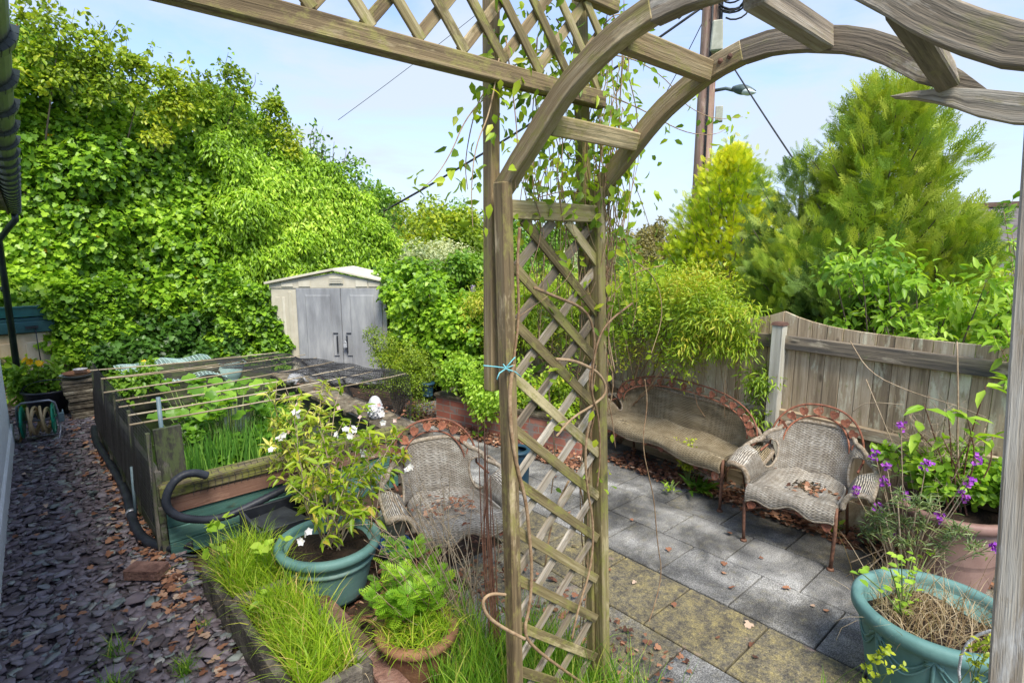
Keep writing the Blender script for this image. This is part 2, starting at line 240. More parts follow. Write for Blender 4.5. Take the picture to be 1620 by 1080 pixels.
# ---------------------------------------------------------------- things, parts
def P3(*a): return Vector(a)
def tag(o,label=None,cat=None,group=None,kind=None):
    if label: o['label']=label
    if cat: o['category']=cat
    if group: o['group']=group
    if kind: o['kind']=kind
    return o
def thing(name,label,cat,loc=(0,0,0),rz=0,group=None):
    o=bpy.data.objects.new(name,None); o.empty_display_size=.1; COL.objects.link(o); o.location=loc; o.rotation_euler=(0,0,rz); o['org']=list(loc)
    return tag(o,label,cat,group)
def origin_of(p):
    v=Vector((0,0,0))
    while p: v+=Vector(p.location); p=p.parent
    return v
def finish(name,me,mat,parent,world):
    o=bpy.data.objects.new(name,me); COL.objects.link(o)
    if parent:
        o.parent=parent
        if world:
            ov=origin_of(parent); me.transform(Matrix.Translation(-ov))
    for m in (mat if isinstance(mat,(list,tuple)) else [mat]): me.materials.append(m)
    return o
class MB:
    def __init__(s): s.v=[];s.f=[];s.lc=[];s.t=[];s.smooth=[]
    def add(s,vs,fs,lc=None,tint=None,smooth=False):
        n=len(s.v); t=random.random() if tint is None else tint
        s.v+=[tuple(x) for x in vs]; s.f+=[tuple(i+n for i in f) for f in fs]
        off=Vector((random.random()*9,random.random()*9,random.random()*9)) if lc=='r' else None
        if lc is None or lc=='r': s.lc+=[tuple(Vector(x)+(off or Vector())) for x in vs]
        else: s.lc+=[tuple(x) for x in lc]
        s.t+=[t]*len(vs); s.smooth+=[smooth]*len(fs); return s
    def box(s,c,d,rz=0,tint=None,top=(1,1),axis=0):
        c=Vector(c); vs=[];lc=[]; ca,sa=math.cos(rz),math.sin(rz); off=Vector((random.random()*9,random.random()*9,0))
        for z in (-.5,.5):
            k=top if z>0 else (1,1)
            for x,y in ((-.5,-.5),(.5,-.5),(.5,.5),(-.5,.5)):
                lx,ly,lz=x*d[0]*k[0],y*d[1]*k[1],z*d[2]
                vs.append((c.x+lx*ca-ly*sa,c.y+lx*sa+ly*ca,c.z+lz)); L=(lx,ly,lz)
                lc.append(Vector((L[axis],L[(axis+1)%3],L[(axis+2)%3]))+off)
        return s.add(vs,[(3,2,1,0),(4,5,6,7),(0,1,5,4),(1,2,6,5),(2,3,7,6),(3,0,4,7)],lc,tint)
    def bar(s,a,b,w,h,up=(0,0,1),tint=None,seg=1,bow=None):
        a=Vector(a);b=Vector(b);d=(b-a);L=d.length;d.normalize();up=Vector(up)
        sd_=d.cross(up); 
        if sd_.length<1e-4: sd_=d.cross(Vector((1,0,0)))
        sd_.normalize(); u=sd_.cross(d).normalized(); off=Vector([random.random()*9 for _ in range(3)])
        vs=[];lc=[];fs=[]
        for i in range(seg+1):
            t=i/seg; c=a+(b-a)*t+(Vector(bow)*math.sin(math.pi*t) if bow else Vector())
            for x,y in ((-.5,-.5),(.5,-.5),(.5,.5),(-.5,.5)):
                vs.append(c+sd_*x*w+u*y*h); lc.append(Vector((t*L,x*w,y*h))+off)
            if i:
                q=4*(i-1)
                for k in range(4): fs.append((q+k,q+(k+1)%4,q+4+(k+1)%4,q+4+k))
        fs+=[(3,2,1,0),tuple(4*seg+k for k in range(4))]
        return s.add(vs,fs,lc,tint)
    def tube(s,pts,r,n=6,tint=None,closed=False,cap=True):
        pts=[Vector(p) for p in pts]; K=len(pts); rs=[r]*K if isinstance(r,(int,float)) else r
        if not isinstance(r,(int,float)) and len(rs)==2: rs=[rs[0]+(rs[1]-rs[0])*i/(K-1) for i in range(K)]
        vs=[];lc=[];fs=[];L=0;prev=None; off=random.random()*9
        for i,p in enumerate(pts):
            if closed: d=pts[(i+1)%K]-pts[i-1]
            else: d=(pts[min(i+1,K-1)]-pts[max(i-1,0)])
            if d.length<1e-9: d=Vector((0,0,1))
            d.normalize()
            if prev is None: a=d.orthogonal().normalized()
            else:
                a=prev-d*prev.dot(d)
                a=a.normalized() if a.length>1e-6 else d.orthogonal().normalized()
            prev=a; b=d.cross(a)
            if i: L+=(p-pts[i-1]).length
            for k in range(n):
                th=2*math.pi*k/n; vs.append(p+(a*math.cos(th)+b*math.sin(th))*rs[i]); lc.append((L+off,math.cos(th)*rs[i],math.sin(th)*rs[i]+off))
        m=K if closed else K-1
        for i in range(m):
            j=(i+1)%K
            for k in range(n): fs.append((i*n+k,i*n+(k+1)%n,j*n+(k+1)%n,j*n+k))
        if cap and not closed: fs+=[tuple(reversed(range(n))),tuple((K-1)*n+k for k in range(n))]
        return s.add(vs,fs,lc,tint,True)
    def lathe(s,prof,c,n=32,tint=None,lobes=0,squash=(1,1)):
        c=Vector(c); vs=[];fs=[];m=len(prof)
        for k in range(n):
            th=2*math.pi*k/n
            for r,z in prof: vs.append(c+Vector((r*math.cos(th)*squash[0],r*math.sin(th)*squash[1],z)))
        for k in range(n):
            j=(k+1)%n
            for i in range(m-1): fs.append((k*m+i,j*m+i,j*m+i+1,k*m+i+1))
        return s.add(vs,fs,None,tint,True)
    def grid(s,fn,nu,nv,hole=None,lcs=(1,1),tint=None,smooth=True):
        vs=[];lc=[];fs=[]
        for j in range(nv+1):
            for i in range(nu+1):
                a,b=i/nu,j/nv; vs.append(fn(a,b)); lc.append((a*lcs[0],b*lcs[1],0))
        for j in range(nv):
            for i in range(nu):
                if hole and hole((i+.5)/nu,(j+.5)/nv): continue
                q=j*(nu+1)+i; fs.append((q,q+1,q+nu+2,q+nu+1))
        return s.add(vs,fs,lc,tint,smooth)
    def prism(s,poly,depth,axis='X',x0=0,tint=None,lc=None):
        n=len(poly); vs=[]
        for k in (0,1):
            for a,b in poly:
                e=x0+k*depth; vs.append({'X':(e,a,b),'Y':(a,e,b),'Z':(a,b,e)}[axis])
        fs=[tuple(range(n)),tuple(reversed(range(n,2*n)))]+[(i,n+i,n+(i+1)%n,(i+1)%n) for i in range(n)]
        return s.add(vs,fs,lc,tint)
    def build(s,name,mat,parent=None,world=True,bevel=0,solid=0,fixn=True):
        me=bpy.data.meshes.new(name); me.from_pydata([tuple(v) for v in s.v],[],s.f)
        a=me.attributes.new('lc','FLOAT_VECTOR','POINT'); a.data.foreach_set('vector',np.array(s.lc,dtype=np.float32).ravel())
        a=me.attributes.new('tint','FLOAT','POINT'); a.data.foreach_set('value',np.array(s.t,dtype=np.float32))
        me.polygons.foreach_set('use_smooth',s.smooth)
        if fixn and not solid:
            import bmesh; bm=bmesh.new(); bm.from_mesh(me); bmesh.ops.recalc_face_normals(bm,faces=bm.faces); bm.to_mesh(me); bm.free()
        me.update(); o=finish(name,me,mat,parent,world)
        if solid: m=o.modifiers.new('solid','SOLIDIFY'); m.thickness=solid; m.offset=0
        if bevel: m=o.modifiers.new('bevel','BEVEL'); m.width=bevel; m.segments=1; m.limit_method='ANGLE'
        return o
# ---------------------------------------------------------------- foliage
def nrm(a): return a/np.maximum(np.linalg.norm(a,axis=1,keepdims=True),1e-9)
def rdir(n):
    return nrm(R.normal(size=(n,3)))
T={}
T['kite']=(np.array([[0,0,0],[.42,-.5,.10],[1,0,-.06],[.42,.5,.10]]),[(0,1,2),(0,2,3)])
T['oval']=(np.array([[0,0,0],[.25,-.42,.08],[.65,-.42,.06],[1,0,-.1],[.65,.42,.06],[.25,.42,.08]]),[(0,1,2,3),(0,3,4,5)])
T['lance']=(np.array([[0,0,0],[.3,-.4,.07],[.7,-.28,.0],[1,0,-.16],[.7,.28,.0],[.3,.4,.07],[.5,0,-.02]]),[(0,1,6),(1,2,6),(2,3,6),(3,4,6),(4,5,6),(5,0,6)])
T['ivy']=(np.array([[.12,0,0],[0,-.3,.04],[.28,-.55,.06],[.42,-.3,.05],[.68,-.38,.02],[1,0,-.08],[.68,.38,.02],[.42,.3,.05],[.28,.55,.06],[0,.3,.04]]),[(0,1,2,3,4,5),(0,5,6,7,8,9)])
def spray(pairs,spread=.55,w=.06,taper=True,droop=-.1):
    vs=[];fs=[]
    def kt(a,b,ww):
        n=len(vs); a=np.array(a,float); b=np.array(b,float); d=b-a; p=np.array([-d[1],d[0],0]); p=p/np.linalg.norm(p)*ww
        m=a+d*.5; vs.extend([a,m-p,b,m+p]); fs.append((n,n+1,n+2,n+3))
    kt((0,0,0),(1,0,droop),.02)
    for i in range(pairs):
        t=(i+.6)/(pairs+.3); l=spread*(math.sin(math.pi*(t*.75+.22))) if taper else spread*.5
        for sg in (-1,1): kt((t*.9,0,droop*t),(min(1,t*.9+l*.55),sg*l*.75,droop*t+.05),w)
    return np.array(vs),fs
def frond(pairs,ang=.62):
    vs=[];fs=[]
    def kt(a,b,ww):
        n=len(vs); a=np.array(a,float); b=np.array(b,float); d=b-a; p=np.array([-d[1],d[0],0]); p=p/np.linalg.norm(p)*ww
        vs.extend([a,a+d*.45-p,b,a+d*.45+p]); fs.append((n,n+1,n+2,n+3))
    kt((0,0,0),(1,0,-.08),.024)
    for i in range(pairs):
        t=.12+.80*i/pairs
        for sg in (-1,1):
            l=(.50*(1-t)+.10)*(.85+.3*((i*7+sg*3)%5)/5); c,s_=math.cos(ang),math.sin(ang)*sg; e=(t+l*c,l*s_,-.08*t+.04*l); kt((t,0,-.08*t),e,.023)
            if l>.2:
                for q in (.4,.68):
                    m_=(t+l*c*q,l*s_*q,-.08*t); kt(m_,(m_[0]+l*.42,m_[1]+sg*l*.02,m_[2]+.03),.017); kt(m_,(m_[0]+l*.10,m_[1]+sg*l*.36,m_[2]-.03),.017)
    return np.array(vs),fs
T['spray']=frond(6); T['fern']=spray(7,.5,.045); T['feather']=spray(8,.3,.03)
def leaves(name,P,D,Nn,L,W,tpl,mat,parent=None,tint=None,world=True,smooth=False):
    tv,tf=T[tpl]; n=len(P); P=np.asarray(P,float)
    D=nrm(np.asarray(D,float)); Nn=np.asarray(Nn,float); Nn=nrm(Nn-D*(Nn*D).sum(1,keepdims=True)+1e-6); Sd=np.cross(D,Nn)
    L=np.broadcast_to(np.asarray(L,float),(n,))[:,None,None]; W=np.broadcast_to(np.asarray(W,float),(n,))[:,None,None]
    V=P[:,None,:]+L*tv[None,:,0:1]*D[:,None,:]+W*tv[None,:,1:2]*Sd[:,None,:]+L*tv[None,:,2:3]*Nn[:,None,:]
    K=len(tv); V=V.reshape(-1,3)
    if tint is None: tint=R.random(n)
    t=np.repeat(np.clip(tint,0,1),K)
    li=[];ls=[];st=0
    base=(np.arange(n)*K)
    flat=np.concatenate([np.array(f) for f in tf]); cnt=np.array([len(f) for f in tf]); m=len(flat)
    loops=(base[:,None]+flat[None,:]).ravel(); tot=np.tile(cnt,n); starts=np.concatenate([[0],np.cumsum(tot)[:-1]])
    return rawmesh(name,V,loops,starts,tot,t,mat,parent,world)
def rawmesh(name,V,loops,starts,tot,t,mat,parent,world):
    me=bpy.data.meshes.new(name); me.vertices.add(len(V)); me.vertices.foreach_set('co',V.astype(np.float32).ravel())
    me.loops.add(len(loops)); me.loops.foreach_set('vertex_index',loops.astype(np.int32)); me.polygons.add(len(tot))
    me.polygons.foreach_set('loop_start',starts.astype(np.int32)); me.polygons.foreach_set('loop_total',tot.astype(np.int32))
    me.update(calc_edges=True)
    a=me.attributes.new('tint','FLOAT','POINT'); a.data.foreach_set('value',t.astype(np.float32))
    return finish(name,me,mat,parent,world)
def blades(name,P,az,lean,Hh,W,mat,parent=None,bend=.5,seg=4,tint=None,world=True):
    """grass blades: bases P, azimuth, initial lean (rad), height, width, extra bend"""
    P=np.asarray(P,float); n=len(P); az=np.broadcast_to(az,(n,)); lean=np.broadcast_to(lean,(n,)).astype(float); Hh=np.broadcast_to(Hh,(n,)); W=np.broadcast_to(W,(n,)); bend=np.broadcast_to(bend,(n,))
    dx=np.cos(az);dy=np.sin(az); tw=R.random(n)*math.pi; sx=np.cos(tw);sy=np.sin(tw)
    cur=P.copy(); vs=[]; ang=lean.copy()
    for i in range(seg+1):
        t=i/seg; ww=W*(1-t**1.6)*.5+.0002
        vs.append(cur-np.stack([sx*ww,sy*ww,0*ww],1)); vs.append(cur+np.stack([sx*ww,sy*ww,0*ww],1))
        st=Hh/seg; cur=cur+np.stack([dx*np.sin(ang)*st,dy*np.sin(ang)*st,np.cos(ang)*st],1); ang=ang+bend/seg*(1+t)
    V=np.stack(vs,1).reshape(-1,3); K=2*(seg+1)
    f=np.array([[2*i,2*i+1,2*i+3,2*i+2] for i in range(seg)]).ravel(); loops=((np.arange(n)*K)[:,None]+f[None,:]).ravel()
    tot=np.full(n*seg,4); starts=np.arange(n*seg)*4
    if tint is None: tint=R.random(n)
    return rawmesh(name,V,loops,starts,tot,np.repeat(np.clip(tint,0,1),K),mat,parent,world)
def clump(P,s=.6,f=1.3,base=.5,amp=.22,rnd=.22):
    """tint: slow variation through the crown plus leaf-to-leaf variation"""
    q=np.sin(P[:,0]*f*2.1+1.3)+np.sin(P[:,1]*f*2.7+P[:,2]*f*1.9)+np.sin(P[:,2]*f*3.3-P[:,0]*f*1.7)
    return np.clip(base+amp*q/2+R.normal(0,rnd,len(P)),0,.955)
def puffs(C,rad,n,front=None,droop=.5,shell=(.72,1.05),up=.45,updir=.0):
    """leaves on small balls; returns P,D,N"""
    C=np.asarray(C,float); m=len(C); rad=np.broadcast_to(rad,(m,)); idx=R.integers(0,m,n) if m*3>0 else 0
    pr=rad**2; idx=R.choice(m,n,p=pr/pr.sum())
    d=rdir(n)
    d[:,2]+=.25
    if front is not None: d+=np.asarray(front)*.7
    d=nrm(d); P=C[idx]+d*(rad[idx]*R.uniform(shell[0],shell[1],n))[:,None]
    D=nrm(d*.55+np.array([0,0,-1])*droop+R.normal(0,.42,(n,3))+np.array([0,0,1.])*updir)
    Nn=nrm(d*.8+np.array([0,0,up])+R.normal(0,.4,(n,3)))
    return P,D,Nn
# ================================================================ SETTING
def struct(o): return tag(o,kind='structure')
m=MB(); m.add([(-3000,-3000,-.06),(3000,-3000,-.06),(3000,3000,-.06),(-3000,3000,-.06)],[(0,1,2,3)]); struct(m.build('ground',M['grassland']))
m=MB(); m.add([(300,-2500,-.02),(2900,-2500,-.02),(2900,2900,-.02),(100,2900,-.02)],[(0,1,2,3)]); struct(m.build('sea',M['sea']))
m=MB()
for k in range(26):
    a=math.radians(20+k*2.4); d=160+random.random()*90; c=Vector((math.sin(a)*d,math.cos(a)*d,0)); h=2.0+random.random()*1.5
    m.lathe([(24,-1),(22,h*.3),(15,h*.75),(7,h*.98),(.1,h)],c,14)
struct(m.build('hills',M['hill']))
m=MB()
def soilh(a,b):
    x=-.5+a*6.2; y=-1+b*11.5
    return (x,y,-.035+.012*math.sin(x*7+y*3)+.01*math.sin(y*11-x*5))
m.grid(soilh,60,90,tint=.5); struct(m.build('soil',M['soil']))
# patio of square slabs, a lichened strip along its near edge
m=MB(); rows=[(1.44,1.90),(1.90,2.37),(2.37,2.85),(2.85,3.29),(3.29,3.71),(3.71,4.17),(4.17,4.62)]; ph=[.6,.87,1.12,.89,1.138,.93,1.2]
for i,(x0,x1) in enumerate(rows):
    y=ph[i]-.465*5
    while y<6.0:
        y1=y+.465; yc=y+.23; yel=0
        if i==2: yel=.9 if yc<2.9 else .35
        elif i==1: yel=.06 if yc<1.34 else .62
        elif i==0: yel=.25
        elif i>=3: yel=.04+.1*random.random() if not (i>=5 and yc<2.2) else .3
        if (i<2 and yc>2.5) or (x1<2.4 and yc>3): y=y1; continue
        m.box(((x0+x1)/2,yc,-.02+random.uniform(-.0025,.0025)),(x1-x0-.009,.456,.04),tint=yel)
        # colour patches follow world position so stains run over joints
        for k in range(8): m.lc[-1-k]=m.v[-1-k]
        y=y1
struct(m.build('patio',M['slab'],bevel=.004))
# slate path
m=MB(); m.add([(-.7,-1,-.012),(.66,-1,-.012),(.66,9.3,-.012),(-.7,9.3,-.012)],[(0,1,2,3)]); struct(m.build('slate_path',M['slate']))
def chips(name,n,xr,yr,size,zc,mat,tint=None,near=True):
    u=R.random(n); y=yr[0]+(yr[1]-yr[0])*u**1.35; x=R.uniform(xr[0],xr[1],n); z=zc+R.random(n)*.028
    K=7; ang=np.sort(R.random((n,K)),axis=1)*2*math.pi*.35+np.arange(K)[None,:]*2*math.pi/K*.93; rr=R.uniform(.6,1.1,(n,K)); s=R.uniform(size[0],size[1],n)*(1+.0*y); asp=R.uniform(.5,.95,n); rot=R.random(n)*6.28
    px_=np.cos(ang)*rr*s[:,None]; py=np.sin(ang)*rr*(s*asp)[:,None]
    X=px_*np.cos(rot)[:,None]-py*np.sin(rot)[:,None]; Y=px_*np.sin(rot)[:,None]+py*np.cos(rot)[:,None]
    tx=R.normal(0,.16,n)[:,None]; ty=R.normal(0,.16,n)[:,None]; Zt=X*tx+Y*ty; th=R.uniform(.004,.011,n)[:,None]
    top=np.stack([x[:,None]+X,y[:,None]+Y,z[:,None]+Zt],2); bot=np.stack([x[:,None]+X*1.03,y[:,None]+Y*1.03,z[:,None]+Zt-th],2)
    V=np.concatenate([top,bot],1).reshape(-1,3); f=list(range(K)); cnt=[K]
    for k in range(K): f+=[k,K+k,K+(k+1)%K,(k+1)%K]; cnt.append(4)
    f=np.array(f); loops=((np.arange(n)*2*K)[:,None]+f[None,:]).ravel(); tot=np.tile(cnt,n); st=np.concatenate([[0],np.cumsum(tot)[:-1]])
    t=np.clip(R.random(n),0,1) if tint is None else tint
    o=rawmesh(name,V,loops,st,tot,np.repeat(t,2*K),mat,None,True)
    a=o.data.attributes.new('lc','FLOAT_VECTOR','POINT'); a.data.foreach_set('vector',V.astype(np.float32).ravel()); return o
tag(chips('slate_flakes',260,(-.6,.66),(1.6,6),(.045,.07),.018,M['slate']),'larger slate flakes lying loose on the slate chippings','slate chips',kind='stuff')
tag(chips('slate_chips',13000,(-.62,.70),(1.2,9.2),(.020,.046),.0,M['slate']),'purple and grey slate chippings covering the side path','slate chips',kind='stuff')

# ================================================================ HOUSE (left edge)
hs=thing('house','white rendered house wall with black gutter and downpipe at left edge','house',(-.3,5,0))
m=MB(); 
def wf(y): return -.19+(y-4.583)*.0398
m.prism([(wf(-1),-1),(wf(7.6),7.6),(-3,7.6),(-3,-1)],2.28,'Z',.0); m.build('wall',M['render'],hs,bevel=.012)
m=MB(); m.prism([(wf(-1)+.018,-1),(wf(7.55)+.022,7.62),(-2.9,7.62),(-2.9,-1)],.22,'Z',-.02); m.build('plinth',M['render'],hs,bevel=.012)
def gx(y): return .035+.029*y
m=MB(); m.bar((gx(.5)-.2,.5,2.40),(gx(8.8)-.2,8.8,2.40),.16,.02); m.bar((gx(.5)-.115,.5,2.42),(gx(8.8)-.115,8.8,2.42),.02,.16); m.build('soffit',M['bark'],hs)
m=MB(); pr=[]
for k in range(13): 
    a=math.pi*k/12; pr.append((-math.cos(a)*.046,-math.sin(a)*.045))
vs=[];fs=[]
for j,y in enumerate((.5,8.75)):
    for (a,b) in pr: vs.append((gx(y)-.055+a,y,2.385+b))
    for (a,b) in reversed(pr): vs.append((gx(y)-.055+a*.9,y,2.385+b*.9+.003))
n=26
for k in range(n): fs.append((k,(k+1)%n,n+(k+1)%n,n+k))
m.add(vs,fs,smooth=False); m.build('gutter',M['gutter'],hs)
y=.75
while y<8.7:
    m=MB()
    pts=[(gx(y)-.055-math.cos(math.pi*k/12)*.051,y,2.387-math.sin(math.pi*k/12)*.050) for k in range(13)]
    for a,b in zip(pts,pts[1:]): m.bar(a,b,.05,.014)
    m.build('gutter_bracket',M['gutter'],hs); y+=.34
m=MB()
for k in range(3):
    m.bar((gx(.5)-.22-k*.3,.5,2.47+k*.16),(gx(8.8)-.22-k*.3,8.8,2.47+k*.16),.36,.02,up=(.45,0,1))
m.build('roof',M['roof'],hs)
m=MB(); m.tube([(gx(8.5)-.06,8.5,2.36),(gx(8.5)-.06,8.5,2.28),(.16,8.6,2.2),(.06,8.8,2.05),(.05,8.83,0.02)],.034,10)
m.build('downpipe',M['gutter'],hs)
for z in (.55,1.5):
    m=MB(); m.lathe([(.036,-.03),(.042,-.03),(.042,.03),(.036,.03)],(.05,8.83,z),12); m.build('pipe_collar',M['gutter'],hs)

# ================================================================ SHED
Lp=at(437,610,Z=0); Rp=at(616,610,Z=0); ex=(Rp-Lp).normalized(); SW=(Rp-Lp).length; back=Vector((-ex.y,ex.x,0)); back=back if back.y>0 else -back
sh=thing('garden_shed','cream plastic shed with weathered grey double doors and shallow gable','shed',tuple(Lp))
def sp(x,y,z): return Lp+ex*x+back*y+Vector((0,0,z))
HE=1.48; HA=1.62
m=MB()
def boxp(m,x0,x1,y0,y1,z0,z1,tint=None):
    vs=[sp(x,y,z) for z in (z0,z1) for x,y in ((x0,y0),(x1,y0),(x1,y1),(x0,y1))]; lc=[(x,z,y) for z in (z0,z1) for x,y in ((x0,y0),(x1,y0),(x1,y1),(x0,y1))]
    m.add(vs,[(3,2,1,0),(4,5,6,7),(0,1,5,4),(1,2,6,5),(2,3,7,6),(3,0,4,7)],lc,tint)
boxp(m,0,SW,.03,.95,0,HE-.03)
for x0,x1 in ((.02,.37),(SW-.07,SW)):
    boxp(m,x0,x1,.0,.035,0,HE-.06)
boxp(m,.08,.14,-.008,.0,0.1,HE-.2); boxp(m,.17,.21,-.010,.0,0.1,HE-.2); boxp(m,.26,.31,-.010,.0,0.03,HE-.12)
m.build('wall',M['shed'],sh,bevel=.004)
m=MB(); g=[(-.0,HE-.07),(SW,HE-.07),(SW,HE),(SW*.56,HA),(0,HE)]
m.add([sp(x,-.012,z) for x,z in g]+[sp(x,.05,z) for x,z in g],[(0,1,2,3,4),(9,8,7,6,5)]+[(i,5+i,5+(i+1)%5,(i+1)%5) for i in range(5)],[(x,z,0) for x,z in g]*2); m.build('gable',M['shed'],sh)
for x0 in (.18,.42,1.22,1.4):
    m=MB(); hh=HE+.0+(.12*min(x0/(SW*.56),(SW-x0)/(SW*.44)))-.03
    m.add([sp(x0,-.018,HE-.05),sp(x0+.16,-.018,HE-.05),sp(x0+.16,-.018,hh),sp(x0,-.018,hh-.0)],[(0,1,2,3)]); m.build('gable_rib',M['shed'],sh,solid=.01)
m=MB()
for a,b in (((-.05,HE-.02),(SW*.56,HA+.03)),((SW*.56,HA+.03),(SW+.04,HE-.0))):
    vs=[sp(x,y,z+dz) for dz in (0,.035) for (x,z),y in ((a,-.06),(b,-.06),(b,1.0),(a,1.0))]
    m.add(vs,[(3,2,1,0),(4,5,6,7),(0,1,5,4),(1,2,6,5),(2,3,7,6),(3,0,4,7)],[(v.x,v.y,v.z) for v in vs])
m.build('roof',M['shed'],sh,bevel=.005)
m=MB(); boxp(m,SW*.52,SW*.64,-.03,-.01,HE-.01,HE+.08); m.build('vent',M['shedside'],sh)
m=MB()
for k in range(4): boxp(m,SW*.53,SW*.63,-.038,-.03,HE+.0+k*.02,HE+.01+k*.02)
m.build('vent_louvre',M['shed'],sh)
def door_mat():
    m_,nt_,b_=newmat('streaked_grey_door'); v=attr(nt_,'lc').outputs['Vector']
    n=noise(nt_,v,5,8,.65,(1.6,.28,1)); n2=noise(nt_,v,1.3,3,.5)
    c=ramp(nt_,math_(nt_,'ADD',math_(nt_,'MULTIPLY',n,.65),math_(nt_,'MULTIPLY',n2,.35)),[(.36,(.19,.195,.205)),(.5,(.28,.288,.30)),(.64,(.40,.405,.41))])
    nt_.links.new(c,b_.inputs['Base Color']); b_.inputs['Roughness'].default_value=.6; bump(nt_,b_,n,.15,.005); return m_
M['door']=door_mat()
D0,D1,DM=.375,SW-.06,.375+(SW-.435)*.52
for k,(x0,x1) in enumerate(((D0,DM-.003),(DM+.003,D1))):
    m=MB(); boxp(m,x0,x1,-.02,.0,.04,HE-.075); d=m.build('door',M['door'],sh,bevel=.004)
    m=MB(); a,b=(x0+.13,x1-.14) if k==0 else (x0+.13,x1-.11)
    boxp(m,a,b,-.032,-.02,.03,HE-.17); m.build('raised_panel',M['door'],d,bevel=.006)
    m=MB(); xx=x1-.12 if k==0 else x0+.06
    boxp(m,xx,xx+.075,-.036,-.031,.45,.78) ; m.build('handle_recess',M['shedside'] if 0 else M['door'],d,bevel=.004)
    m=MB(); boxp(m,xx+(0 if k==1 else .05),xx+(.018 if k==1 else .066),-.06,-.036,.5,.74); boxp(m,xx,xx+.07,-.045,-.036,.765,.78); m.build('handle',M['steel'] if 0 else M['black'],d)
m=MB(); c=sp(DM+.05,-.075,.60); m.box(c,(.045,.03,.05),math.atan2(ex.y,ex.x)); m.tube([c+ex*-.015+Vector((0,0,.02)),c+ex*-.015+Vector((0,0,.05)),c+Vector((0,0,.065)),c+ex*.015+Vector((0,0,.05)),c+ex*.015+Vector((0,0,.02))],.006,6)
m.build('padlock',M['galv'],sh)
for z in (.3,.62,1.2): m=MB(); boxp(m,D1-.03,D1+.02,-.032,-.0,z,z+.04); m.build('hinge',M['galv'],sh)

# ================================================================ STORAGE BOXES, TRAYS at the back left
bx=thing('storage_box','stained beige garden storage box with teal lid under the ivy','storage box',(.15,9.5,0))
m=MB(); m.box((.14,9.55,.46),(.86,.6,.92),top=(1.02,1.02)); m.build('body',M['beigebox'],bx,bevel=.01)
for x in (-.08,.34):
    m=MB(); m.box((x,9.245,.62),(.34,.02,.38)); m.box((x,9.245,.2),(.34,.02,.30)); m.build('panel',M['beigebox'],bx,bevel=.006)
m=MB(); m.box((.14,9.53,1.0),(.92,.68,.14)); m.box((.14,9.53,1.09),(.86,.62,.05)); m.build('lid',M['darkteal'],bx,bevel=.01)
m=MB(); m.tube([(.28,9.17,1.0),(.285,9.17,.7),(.30,9.2,.2)],.006,5); m.box((.25,9.17,1.0),(.12,.03,.03)); m.build('latch',M['black'],bx)
b2=thing('low_storage_cabinet','stained beige cabinet half hidden under ivy beside the teal-lidded box','cabinet',(.85,9.5,0))
m=MB(); m.box((.86,9.55,.42),(.44,.55,.84)); m.build('body',M['beigebox'],b2,bevel=.01)
m=MB(); m.box((.86,9.26,.4),(.34,.02,.6)); m.build('door',M['beigebox'],b2,bevel=.008)
m=MB(); m.box((1.0,9.245,.45),(.02,.02,.08)); m.build('handle',M['black'],b2)
def tray(name,label,c,d,mat,rz=0):
    t=thing(name,label,'tray',(c[0],c[1],c[2]))
    m=MB(); w,l,h=d
    m.box((c[0],c[1],c[2]+.006),(w*.86,l*.86,.012),rz)
    for sx,sy,ww,ll in ((1,0,.015,l),(-1,0,.015,l),(0,1,w,.015),(0,-1,w,.015)):
        o=Vector((sx*w/2*.95,sy*l/2*.95,0)); o.rotate(Matrix.Rotation(rz,3,'Z')); m.box((c[0]+o.x,c[1]+o.y,c[2]+h/2),(ww*.97,ll*.97,h),rz)
    m.build('tray_wall',mat,t)
    m=MB()
    for sx,sy,ww,ll in ((1,0,.04,l+.03),(-1,0,.04,l+.03),(0,1,w+.03,.04),(0,-1,w+.03,.04)):
        o=Vector((sx*w/2,sy*l/2,0)); o.rotate(Matrix.Rotation(rz,3,'Z')); m.box((c[0]+o.x,c[1]+o.y,c[2]+h),(ww,ll,.015),rz)
    m.build('rim',mat,t); return t
tray('seed_tray','teal plastic tray lying on the storage box lid',(.13,9.4,1.13),(.62,.38,.12),M['tealbox'],.04)
tray('shallow_tray','thin grey tray resting inside the teal tray',(.10,9.40,1.20),(.5,.26,.05),M['glaze'],-.05)
# black tub, paver stack, saucers
tb=thing('black_tub','round black plastic tub between hose reel and paver stack','tub',(.28,8.6,0))
m=MB(); m.lathe([(0,.01),(.19,.01),(.24,.30),(.26,.31),(.26,.33),(.23,.33),(.18,.03),(0,.03)],(.30,8.55,0),28); m.build('bowl',M['black'],tb)
m=MB(); m.tube([(.30+.24*math.cos(a),8.55,.33+.10*math.sin(a)) for a in np.linspace(0,math.pi,12)],.008,6); m.build('handle',M['black'],tb)
st=thing('paver_stack','leaning stack of thin pale stone pavers topped with plant saucers','stone stack',(.62,8.2,0)); 
for k in range(11):
    m=MB(); m.box((.60-.003*k+random.uniform(-.012,.012),8.22+random.uniform(-.012,.012),.022+k*.043),(.26+.006*k,.24,.038),random.uniform(-.06,.06)); m.build('paver',M['stonecap'],st,bevel=.006)
def saucer(label,c,r,mat,h=.03):
    m=MB(); m.lathe([(0,0),(r*.8,0),(r,h),(r*1.03,h),(r*.98,h-.004),(r*.78,.008),(0,.008)],c,28); return tag(m.build('plant_saucer',mat),label,'saucer',None)
saucer('grey glazed saucer lowest on the paver stack',(.56,8.2,.495),.16,M['glaze'])
saucer('terracotta saucer sitting in the grey glazed saucer',(.57,8.2,.515),.145,M['terra'])
saucer('small white dish on top of the terracotta saucer',(.60,8.2,.54),.07,M['white'],.04)
